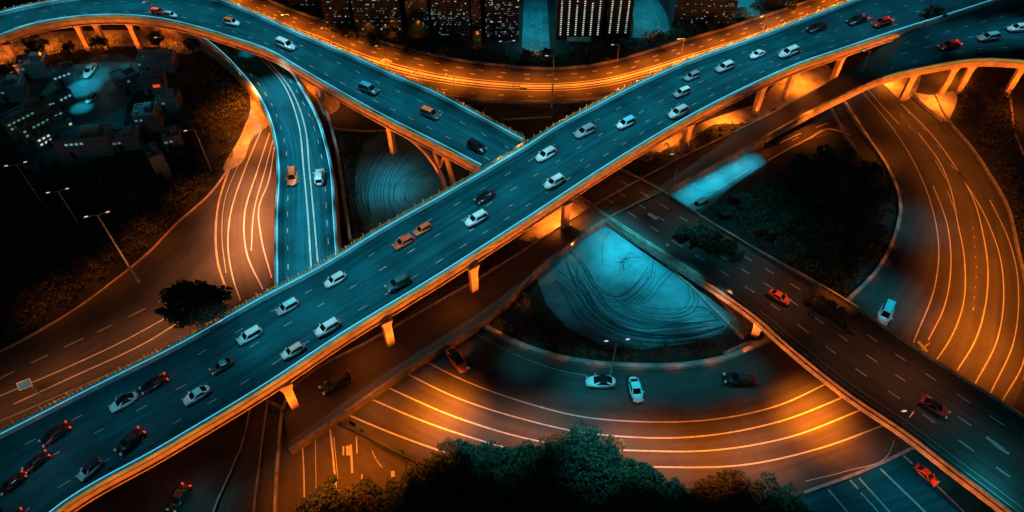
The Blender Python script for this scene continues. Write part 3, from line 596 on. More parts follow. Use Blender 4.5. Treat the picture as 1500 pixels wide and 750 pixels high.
# ------------------------------------------------------------ vegetation
def leaves_np(cent, size, seed=0):
    r = np.random.default_rng(seed); n = len(cent)
    a = r.normal(size=(n, 3)); a /= np.linalg.norm(a, axis=1)[:, None]; a[:, 2] *= .6
    b = np.cross(a, r.normal(size=(n, 3))); b /= np.linalg.norm(b, axis=1)[:, None]
    s = size*(r.uniform(.6, 1.4, n))[:, None]
    V = np.stack([cent-a*s, cent+b*s*.55, cent+a*s, cent-b*s*.55], 1).reshape(-1, 3)
    return V
def np_mesh(name, V):
    n = len(V)//4; me = bpy.data.meshes.new(name); me.vertices.add(len(V)); me.vertices.foreach_set('co', V.astype(np.float32).ravel())
    me.loops.add(len(V)); me.loops.foreach_set('vertex_index', np.arange(len(V), dtype=np.int32))
    me.polygons.add(n); me.polygons.foreach_set('loop_start', np.arange(0, len(V), 4, dtype=np.int32)); me.polygons.foreach_set('loop_total', np.full(n, 4, dtype=np.int32))
    me.update(calc_edges=True); me.validate(); return me
def inpoly(X, Y, pts):
    c = np.zeros(len(X), bool); j = len(pts)-1
    for i in range(len(pts)):
        xi, yi = pts[i][:2]; xj, yj = pts[j][:2]
        hit = ((yi > Y) != (yj > Y)) & (X < (xj-xi)*(Y-yi)/(yj-yi+1e-12)+xi); c ^= hit; j = i
    return c
def scrub(name, pxs, density, h, m='leaf', z=0, size=.28, seed=1, clump=1.1):
    r = np.random.default_rng(seed); pts = [tuple(p) for p in W_(pxs, z)]
    xs = [p[0] for p in pts]; ys = [p[1] for p in pts]; area = (max(xs)-min(xs))*(max(ys)-min(ys))
    nb = int(area*.45/clump); BX = r.uniform(min(xs), max(xs), nb); BY = r.uniform(min(ys), max(ys), nb)
    k = inpoly(BX, BY, pts); BX, BY = BX[k], BY[k]; BR = r.uniform(.5, 1.25, len(BX))*clump; BH = h*r.uniform(.35, 1.1, len(BX))
    per = max(4, int(density)); d = r.normal(size=(len(BX)*per, 3)); d /= np.linalg.norm(d, axis=1)[:, None]; d[:, 2] = np.abs(d[:, 2])
    i = np.repeat(np.arange(len(BX)), per); rad = r.uniform(.7, 1.08, len(i))
    C = np.stack([BX[i]+d[:, 0]*BR[i]*rad, BY[i]+d[:, 1]*BR[i]*rad, z+d[:, 2]*BH[i]*rad], 1)
    o = link(name, np_mesh(name, leaves_np(C, size, seed)), M[m]); tag(o, kind='stuff'); return o
scrub('scrub', [(-60, 470), (-20, 515), (33, 490), (117, 440), (167, 402), (213, 365), (260, 318), (300, 280), (330, 240), (352, 190), (360, 150), (340, 105), (300, 90), (280, 130), (255, 200), (215, 265), (140, 330), (60, 380), (-60, 440)], 26, 2.4, 'leaf2', seed=2, clump=1.3, size=.3)
scrub('scrub', [(-60, 200), (-60, 440), (60, 380), (140, 330), (215, 265), (255, 200), (270, 150), (240, 215), (180, 240), (90, 235), (0, 215)], 18, 2.2, 'leaf', seed=3, clump=1.8, size=.4)
scrub('scrub', [(1050, 325), (1090, 292), (1145, 255), (1200, 226), (1240, 222), (1270, 245), (1300, 275), (1303, 330), (1280, 385), (1235, 430), (1160, 385), (1090, 345)], 60, 2.6, 'leaf', seed=4, clump=2.1, size=.3)
scrub('hedge', [(720, 468), (780, 412), (798, 445), (828, 482), (880, 508), (940, 515), (1010, 506), (1060, 490), (1080, 500), (1020, 524), (920, 528), (830, 520), (760, 496), (700, 470)], 30, 1.1, 'leaf2', seed=5, clump=.8, size=.22)
scrub('hedge', [(493, 197), (560, 194), (530, 218), (518, 262), (522, 300), (536, 340), (516, 352), (504, 290)], 30, 1.1, 'leaf', seed=6, clump=.8, size=.22)
scrub('hedge', [(900, 252), (940, 225), (985, 212), (1040, 190), (1100, 172), (1135, 160), (1090, 187), (1030, 215), (975, 248), (935, 268)], 30, 1.3, 'leaf2', seed=7, clump=.8, size=.22)
scrub('hedge', [(660, 425), (700, 392), (790, 345), (800, 352), (740, 385), (690, 425)], 30, 1.2, 'leaf', seed=8, clump=.8, size=.22)
scrub('hedge', [(1412, 125), (1470, 120), (1480, 160), (1490, 240), (1510, 300), (1520, 420), (1500, 380), (1485, 310), (1455, 245), (1420, 200), (1402, 175)], 26, 2.0, 'leaf2', seed=9, clump=1.2, size=.28)
scrub('hedge', [(480, 48), (600, 80), (740, 98), (890, 92), (980, 62), (1140, 12), (1140, -5), (1000, 40), (900, 66), (760, 82), (620, 62), (500, 30)], 24, 2.0, 'leaf', seed=10, clump=1.6, size=.4)
scrub('hedge', [(640, 143), (700, 152), (760, 198), (740, 196), (690, 165)], 26, 1.4, 'leaf2', seed=11, clump=.9, size=.24)
scrub('hedge', [(0, 72), (60, 56), (130, 52), (220, 50), (300, 68), (290, 84), (200, 78), (110, 82), (40, 96), (0, 104)], 10, 2.2, 'leaf2', seed=12, clump=1.2, size=.25)
scrub('hedge', [(985, 330), (1010, 325), (1060, 345), (1095, 368), (1085, 385), (1040, 372), (1000, 352)], 34, 1.4, 'leaf', z=2.6, seed=13, clump=1.0, size=.25)
scrub('hedge', [(1165, 432), (1190, 430), (1230, 450), (1262, 480), (1260, 495), (1225, 485), (1185, 462)], 34, 1.2, 'leaf2', z=5.56, seed=14, clump=.8, size=.2)
scrub('hedge', [(880, 505), (940, 513), (1000, 505), (985, 498), (930, 503)], 18, .5, 'leaf2', seed=15, clump=.5, size=.15)

def make_tree(seed, rad, ht, label, cat='tree', m='leaf', nl=60, per=70, lean=0, zc=.68, zr=.3):
    r = np.random.default_rng(seed); random.seed(seed)
    root = empty('tree'); tag(root, label, cat)
    mb = MB(); top = Vector((lean, 0, ht*.62))
    mb.tube([(0, 0, -.2), (lean*.2, .05, ht*.2), (lean*.6, 0, ht*.42), top], [.32*rad/4+.08, .24*rad/4+.05, .18*rad/4+.04, .08], 8)
    for k in range(7):
        a = k*.9+r.uniform(0, .5); b = Vector((lean*.5, 0, ht*r.uniform(.32, .5)))
        e = Vector((lean+math.cos(a)*rad*.7, math.sin(a)*rad*.7, ht*r.uniform(.55, .85)))
        mb.tube([b, b.lerp(e, .5)+Vector((0, 0, .25)), e], [.13*rad/4+.03, .08, .03], 6)
    mb.build('trunk', M['bark'], root)
    cs = []
    for k in range(nl):
        d = r.normal(size=3); d /= np.linalg.norm(d); q = r.uniform(.45, 1)
        c = np.array([lean+d[0]*rad*q*r.uniform(.75, 1.1), d[1]*rad*q*r.uniform(.75, 1.1), ht*zc+d[2]*ht*zr*q]); cr_ = rad*r.uniform(.13, .26)
        e = r.normal(size=(per, 3)); e /= np.linalg.norm(e, axis=1)[:, None]; cs.append(c+e*cr_*r.uniform(.6, 1.1, (per, 1))*np.array([1, 1, .8]))
    V = leaves_np(np.vstack(cs), .2+.02*rad, seed)
    o = link('crown', np_mesh('crown', V), M[m], root)
    return root
def copy_tree(o, parent=None):
    c = o.copy(); COL.objects.link(c); c.parent = parent
    for ch in list(o.children): copy_tree(ch, c)
    return c
protos = [make_tree(31+i, 4.0+.4*i, 7+.5*i, 'dense dark tree within the wooded strip along the bottom edge', m='leaf' if i % 2 else 'leaf2') for i in range(4)]
forest = [(455, 740), (480, 722), (512, 735), (540, 712), (570, 735), (598, 705), (625, 730), (640, 692), (670, 672), (668, 715), (700, 690), (722, 672), (705, 735), (745, 705), (765, 672), (790, 700), (770, 740),
          (840, 700), (880, 690), (905, 715), (850, 738), (935, 735), (945, 705), (975, 722), (1000, 712), (1030, 735), (1050, 715), (1085, 705), (1110, 722), (1140, 718), (1165, 742), (1080, 745), (815, 735), (430, 765), (625, 690), (655, 668), (690, 655), (735, 655), (775, 658), (800, 668), (900, 668), (935, 685), (820, 645), (880, 652), (660, 755), (560, 765), (740, 765), (880, 765), (1000, 765), (1200, 765)]
for i, (x, y) in enumerate(forest):
    k = i % 4; o = protos[k] if i < 4 else copy_tree(protos[k])
    if o.animation_data: pass
    p = P(x, y+12, 6); o.location = (p.x, p.y, 0); sc = random.uniform(.72, .95); o.scale = (sc, sc, sc*random.uniform(.85, 1.05)); o.rotation_euler.z = random.uniform(0, 6.28)
    o['group'] = 'trees of the wooded strip along the bottom edge'
def one_tree(seed, x, y, z, rad, ht, label, m='leaf', lean=0, nl=60, per=70, **k):
    o = make_tree(seed, rad, ht, label, m=m, lean=lean, nl=nl, per=per, **k); p = P(x, y, z); o.location = p; return o
p = one_tree(51, 850, 694, 0, 5.6, 7.6, 'large tree with teal tinted crown rising above the bottom wood onto the arc road', nl=80)
one_tree(52, 1072, 742, 0, 3.4, 7, 'small tree poking above the bottom wood right of the middle lane ends', 'leaf2')
p = one_tree(53, 322, 475, 10, 5.6, 7.4, 'dark broad tree with pale leaning trunk at the edge of the main bridge', nl=78, per=110, lean=-2.7, zc=.80, zr=.14); p.scale = (1.15, .82, 1)
one_tree(54, 66, 92, 0, 3.0, 8, 'round dark tree in front of the curved bridge at upper left')
for sd, x, y, r_, h_, lb in ((55, 110, 84, 2.2, 4.5, 'bushy low tree below the first pair of piers at upper left'), (56, 150, 78, 2.4, 5, 'bushy low tree between the upper left piers'), (57, 235, 72, 2.6, 5, 'bushy tree right of the last upper left pier'), (58, 285, 78, 2.2, 4.5, 'small tree where the upper left bridge crosses the cyan road'),
        (59, 18, 118, 2.4, 5, 'small dark tree at the left edge under the bridge'), (60, 1385, 12, 3.2, 6, 'dark tree beside the red cars on the fork at upper right')):
    if sd == 60:
        o = make_tree(sd, r_, h_+8, lb); q = P(1372, 14, 12); o.location = (q.x, q.y, 0); continue
    one_tree(sd, x, y, 0, r_, h_, lb, 'leaf2' if sd % 2 else 'leaf', nl=40, per=50)
for i in range(11):
    xs = [500, 545, 600, 650, 705, 770, 800, 850, 905, 965, 1040][i]; ys = [52, 66, 78, 84, 88, 90, 88, 86, 84, 66, 46][i]
    if i == 0: kk = make_tree(70, 1.9, 3.4, 'low dark tree in the belt between the orange highway and the city towers', nl=36, per=40); o = kk
    else: o = copy_tree(kk)
    q = P(xs, ys, 0); o.location = q; o.rotation_euler.z = i*1.3; o['group'] = 'low trees between the highway and the towers'

sp = [make_tree(91+i, 1.7+.3*i, 2.8+.4*i, 'dark rounded shrub in the scrub island inside the right hand loop', 'shrub', nl=34, per=60) for i in range(3)]
k = 0
for x, y, z in [(1062, 318, 0), (1085, 303, 0), (1110, 288, 0), (1138, 268, 0), (1168, 250, 0), (1205, 236, 0), (1240, 232, 0), (1270, 262, 0), (1288, 300, 0), (1284, 345, 0), (1262, 385, 0), (1235, 412, 0), (1190, 300, 0), (1150, 330, 0), (1215, 340, 0), (1175, 375, 0), (1120, 345, 0), (1230, 285, 0)]:
    o = sp[k % 3] if k < 3 else copy_tree(sp[k % 3]); q = P(x, y, z); o.location = q; o.rotation_euler.z = k*1.7; f_ = .9+.35*((k*37) % 10)/10; o.scale = (f_, f_, f_); o['group'] = 'shrubs inside the right hand loop'; k += 1
sp2 = [make_tree(95+i, 1.5+.2*i, 2.2, 'dark shrub growing over the near left part of the crossing bridge deck', 'shrub', nl=30, per=60) for i in range(2)]
for k, (x, y) in enumerate([(1000, 342), (1018, 350), (1036, 360), (1056, 366), (1076, 378), (1024, 338), (1046, 348), (1068, 362)]):
    o = sp2[k % 2] if k < 2 else copy_tree(sp2[k % 2]); o.location = P(x, y+4, 2.7); o.rotation_euler.z = k; o['group'] = 'dark shrubs on the crossing bridge'
sp3 = [make_tree(98+i, 1.0+.2*i, 1.6, 'brown lit shrub in the row beside the bright orange car on the crossing bridge', 'shrub', 'leaf2', nl=26, per=60) for i in range(2)]
for k, (x, y) in enumerate([(1180, 440), (1193, 447), (1206, 456), (1220, 463), (1233, 472), (1246, 482), (1200, 440), (1214, 448), (1228, 459)]):
    o = sp3[k % 2] if k < 2 else copy_tree(sp3[k % 2]); o.location = P(x, y+3, 5.56); o.rotation_euler.z = k; o['group'] = 'brown shrubs on the crossing bridge'
# ------------------------------------------------------------ street lamps
def street_lamp(bx, by, bz, tx, ty, h, label, heads=2, cool=False, thick=.16, lit=True):
    p = P(bx, by, bz); root = empty('street_lamp', p); tag(root, label, 'street lamp')
    mb = MB(); mb.tube([(0, 0, 0), (0, 0, h*.5), (0, 0, h)], [thick*1.2, thick, thick*.6], 8); mb.tube([(0, 0, 0), (0, 0, .5)], [thick*2, thick*2], 8); mb.build('pole', M['steel'], root, world=False)
    d = Vector((1, .35, 0)).normalized() if not cool else Vector((1, .1, 0)).normalized()
    for s in ((1, -1) if heads == 2 else (-1,)):
        e = d*s*1.5; mb = MB(); mb.tube([(0, 0, h-.1), (e.x*.5, e.y*.5, h+.12), (e.x, e.y, h+.15)], [.07, .06, .05], 6); mb.build('arm', M['steel'], root, world=False)
        mb = MB(); mb.box((e.x*1.2, e.y*1.2, h+.14), (.9, .34, .16), math.atan2(e.y, e.x)); hd = mb.build('lamp_head', M['steel'], root, world=False)
        mb = MB(); mb.box((e.x*1.2, e.y*1.2, h+.235), (.6, .22, .02), math.atan2(e.y, e.x)); mb.build('lamp_glass', M['lampw' if cool else 'lamp'], hd, world=False)
    return root
LG = None
street_lamp(62, 297, 0, 22, 250, 11, 'dark street lamp with two arms, leftmost over the dark scrub')
street_lamp(116, 328, 0, 90, 290, 9.5, 'faint street lamp with two arms, between the leftmost lamp and the tall one')
street_lamp(203, 413, 0, 140, 315, 18.8, 'tall pink lit street lamp standing at the edge of the left road', thick=.2)
q = P(203, 413); spot((q.x+3, q.y-5, 3), (q.x, q.y, 12), 900, PINK, 90)  # spot added to brighten the tall lamp post
q = P(340, 482, 10); t_ = P(318, 470, 10); spot((q.x, q.y-1, 11.5), (t_.x, t_.y, 11.6), 420, PINK, 34)  # spot added to brighten the tree trunk
street_lamp(310, 250, 0, 288, 190, 11.8, 'grey street lamp in dark scrub left of the curved cyan road', heads=1)
street_lamp(808, 157, 0, 810, 80, 14.7, 'tall street lamp in front of the highway in the upper middle', heads=1, cool=True)
street_lamp(893, 555, 0, 905, 500, 11.8, 'street lamp with short double arm beside the black and white car on the arc road', cool=True)
street_lamp(743, 80, 0, 743, 66, 4, 'short street lamp on the city side of the highway, left of the tall lamp', cool=True, thick=.1)
street_lamp(904, 90, 0, 905, 72, 5, 'short street lamp on the city side of the highway, right of the tall lamp', heads=1, cool=True, thick=.12)
street_lamp(1262, 106, 8, 1270, 78, 6, 'thin pale lamp post on the dark road where the bridges fork', heads=1, cool=True, thick=.1)
street_lamp(988, 262, 3.3, 991, 235, 7, 'thin dim lamp post beside the hedge on the dark rising road', heads=1, cool=True, thick=.08)
street_lamp(1323, 622, 5.5, 1328, 600, 4.5, 'short leaning lamp post on the parapet of the crossing bridge', heads=1, cool=True, thick=.09)
street_lamp(566, 98, 0, 564, 66, 6.5, 'orange lit thin lamp post on the highway left of centre', heads=1, thick=.09)
street_lamp(618, 126, 10, 616, 108, 4, 'thin lamp post rising behind the joining bridge fence', heads=1, thick=.07)
street_lamp(666, 142, 0, 664, 106, 7, 'thin dim lamp post at the near side of the highway beside the dark scrub', heads=1, thick=.08)
street_lamp(1117, 47, 0, 1121, 22, 5, 'lamp post on the orange highway at upper right', heads=1, thick=.1)
street_lamp(998, 78, 0, 999, 55, 4.5, 'lamp post on the orange highway right of the street lamp on the city side', heads=1, thick=.08)
street_lamp(428, 40, 0, 426, 22, 4, 'small lamp post on the bright highway at upper left', heads=1, thick=.08)
street_lamp(486, 62, 0, 484, 40, 4.5, 'small lamp post on the bright highway nearest the city lights', heads=1, thick=.08)
street_lamp(253, 88, 0, 238, 60, 7, 'leaning orange lit lamp post below the upper left bridge', heads=1, thick=.1)
street_lamp(232, 30, 10, 234, 2, 5, 'thin lamp post next to the small red car on the upper left bridge', heads=1, cool=True, thick=.07)
street_lamp(80, 14, 10, 74, -8, 4, 'thin lamp post on the far side of the upper left bridge', heads=1, cool=True, thick=.06)
# small posts and signs
q = P(1402, 663, 5.5); o = empty('marker_post', q); tag(o, 'small white marker post on the crossing bridge deck near the lower right', 'post')
mb = MB(); mb.tube([(0, 0, 0), (0, 0, 1.3)], [.1, .08], 8); mb.build('post', M['paint'], o, world=False)
mb = MB(); mb.box((0, 0, 1.45), (.25, .12, .35)); mb.build('reflector', M['trim'], o, world=False)
q = P(60, 580, .03); o = empty('road_sign', q); tag(o, 'blue sign board on a thin post beside the left road', 'sign')
mb = MB(); mb.tube([(0, 0, 0), (0, 0, 3.2)], [.08, .07], 8); mb.tube([(0, 0, 3.2), (-.9, .2, 3.4)], [.06, .06], 6); mb.build('post', M['steel'], o, world=False)
me = bpy.data.meshes.new('board'); bm = bmesh.new(); bmesh.ops.create_cube(bm, size=1); bmesh.ops.scale(bm, vec=(1.9, .16, 1.2), verts=bm.verts); bmesh.ops.bevel(bm, geom=bm.edges[:], offset=.06, segments=2, affect='EDGES'); bm.to_mesh(me); bm.free()
b = link('board', me, M['blue'], o); b.location = (-1.1, .1, 3.6); b.rotation_euler = (R(-48), 0, R(28))
me2 = bpy.data.meshes.new('board_frame'); bm = bmesh.new(); bmesh.ops.create_cube(bm, size=1); bmesh.ops.scale(bm, vec=(2.15, .1, 1.45), verts=bm.verts); bm.to_mesh(me2); bm.free()
f = link('board_frame', me2, M['steel'], b); f.location = (0, .06, 0)
# gantry-like white road works on highway
for x, y, lb in ((756, 130, 'white trestle frame at the near side of the highway left of the tall lamp'), (565, 91, 'pale heap of sheeting beside the joining bridge fence on the highway')):
    q = P(x, y, .03); o = empty('trestle' if x > 600 else 'sheeting_heap', q); tag(o, lb, 'trestle' if x > 600 else 'heap')
    mb = MB()
    if x > 600:
        for a in (-1, 1): mb.tube([(-.9, a*.3, 0), (-.6, 0, 1.4)], [.09, .09], 6); mb.tube([(.9, a*.3, 0), (.6, 0, 1.4)], [.09, .09], 6)
        mb.tube([(-.9, 0, 1.35), (.9, 0, 1.35)], [.1, .1], 6); mb.build('frame', M['paint'], o, world=False)
        mb = MB(); mb.box((1.9, 0, .35), (1.6, .5, .5)); mb.build('block', M['paint'], o, world=False)
    else:
        V = []; Fc = []
        for i in range(5):
            for j in range(12):
                t = j/12*6.283; rr = (1-i/4.6)*(1.3+.25*math.sin(j*2.3)); V.append((math.cos(t)*rr*1.3, math.sin(t)*rr*.7, i*.28))
        for i in range(4):
            for j in range(12): Fc.append((i*12+j, i*12+(j+1) % 12, (i+1)*12+(j+1) % 12, (i+1)*12+j))
        Fc.append(tuple(48+j for j in range(12))); mb.add(V, Fc); mb.build('sheet', M['paint'], o, world=False)

# ------------------------------------------------------------ cars
def ring(L, Wd, n=28, e=2.75, cx=0):
    out = []
    for k in range(n):
        a = 2*math.pi*k/n; c, s = math.cos(a), math.sin(a)
        out.append((cx+math.copysign(abs(c)**(2/e), c)*L/2, math.copysign(abs(s)**(2/e), s)*Wd/2))
    return out
def car_proto(kind):
    L, Wd = 4.7, 1.95
    belt = .98; roofz = {'sedan': 1.46, 'wagon': 1.55, 'suv': 1.68}[kind]
    gx0, gx1 = {'sedan': (-1.75, 1.15), 'wagon': (-2.15, 1.2), 'suv': (-2.15, 1.25)}[kind]      # greenhouse base rear/front
    rx0, rx1 = {'sedan': (-.95, .35), 'wagon': (-1.8, .5), 'suv': (-1.9, .6)}[kind]             # roof rear/front
    root = empty('car')
    n = 28; V = []; Fc = []
    def top(x, z): # bonnet falls to the nose, boot falls to the tail
        if x > gx1: return z-(x-gx1)/(L/2-gx1)*.24
        if kind == 'sedan' and x < gx0: return z-(gx0-x)*.12
        return z
    layers = [(.22, .93, .9), (.32, .985, .96), (.55, 1, 1), (.74, .995, .99), (.88, .97, .955), (belt, .90, .86), (belt+.02, .6, .5), (belt+.03, .2, .1)]
    for z, fl, fw in layers:
        for x, y in ring(L*fl, Wd*fw, n): V.append((x, y, top(x, z) if z > .7 else z))
    for i in range(len(layers)-1):
        for k in range(n): Fc.append((i*n+k, i*n+(k+1) % n, (i+1)*n+(k+1) % n, (i+1)*n+k))
    Fc.append(tuple((len(layers)-1)*n+k for k in range(n))); Fc.append(tuple(range(n-1, -1, -1)))
    MB().add(V, Fc).build('body', M['car'], root, smooth=True)
    # greenhouse corners
    wb, wt = .84*Wd/2, .66*Wd/2
    base = [(gx1, wb*.74), (gx1-.28, wb), ((gx0+gx1)/2, wb*1.02), (gx0+.25, wb), (gx0, wb*.74)]
    tops = [(rx1, wt*.86), (rx1-.2, wt), ((rx0+rx1)/2, wt*1.04), (rx0+.15, wt), (rx0, wt*.84)]
    zt = roofz-.05
    B3 = [(x, y, belt-.02) for x, y in base]; T3 = [(x, y, zt) for x, y in tops]
    mirror = lambda p: (p[0], -p[1], p[2])
    def panel(name, quad, m, par=root):
        MB().add(quad, [tuple(range(len(quad)))] ).build(name, m, par)
    c = Vector((0, 0, 1))
    MB().add([B3[0], mirror(B3[0]), mirror(T3[0]), T3[0]], [(0, 3, 2, 1)]).build('windscreen', M['glass'], root)
    MB().add([B3[4], mirror(B3[4]), mirror(T3[4]), T3[4]], [(0, 1, 2, 3)]).build('rear_window', M['glass'], root)
    for s in (1, -1):
        q = (lambda p: p) if s == 1 else mirror
        V = [q(B3[1]), q(B3[2]), q(B3[3]), q(T3[3]), q(T3[2]), q(T3[1])]
        F_ = [(0, 1, 4, 5), (1, 2, 3, 4)]
        MB().add(V, F_ if s == 1 else [f[::-1] for f in F_]).build('side_window', M['glass'], root)
        V = None
        for i0, i1 in ((0, 1), (3, 4)):
            f = (0, 1, 2, 3); MB().add([q(B3[i0]), q(B3[i1]), q(T3[i1]), q(T3[i0])], [f if s == 1 else f[::-1]]).build('pillar', M['car'], root)
    # roof shell
    rr = T3+[mirror(p) for p in T3[::-1]]; V = [(x, y, z) for x, y, z in rr]+[(x*.96+.04*(rx0+rx1)/2, y*.8, roofz) for x, y, z in rr]; k = len(rr)
    MB().add(V, [(i, (i+1) % k, k+(i+1) % k, k+i) for i in range(k)]+[tuple(range(k, 2*k))]).build('roof', M['car'], root)
    for s in (1, -1):
        for x in (1.42, -1.42):
            mb = MB(); mb.tube([(x, s*.98, .33), (x, s*.72, .33)], [.33, .33], 16); w = mb.build('wheel', M['tyre'], root)
            mb = MB(); mb.tube([(x, s*.995, .33), (x, s*.97, .33)], [.2, .2], 12); mb.build('rim', M['rim'], w)
        mb = MB(); mb.box((2.14, s*.62, .70), (.28, .42, .16), R(-12*s)); mb.build('headlight', M['head'], root)
        mb = MB(); mb.box((-2.2, s*.66, .78), (.22, .44, .2), R(12*s)); mb.build('taillight', M['tail'], root)
        mb = MB(); mb.box((gx1-.35, s*1.03, .98), (.2, .22, .15)); mb.build('wing_mirror', M['car'], root)
        if kind != 'sedan':
            mb = MB(); mb.tube([(rx0+.2, s*wt*.9, roofz+.03), (rx1-.2, s*wt*.9, roofz+.03)], [.03, .03], 6); mb.build('roof_rail', M['trim'], root)
    return root
CP = {k: car_proto(k) for k in ('sedan', 'wagon', 'suv')}; used = set()
WH = (.62, .66, .66); SI = (.30, .34, .36); BK = (.009, .009, .010); OR = (1.0, .13, .035); PT = (.28, .62, .66); DT = (.02, .09, .11); RD = (.45, .015, .012); GR = (.05, .06, .065); PK = (.75, .42, .33); CY = (.12, .55, .66)
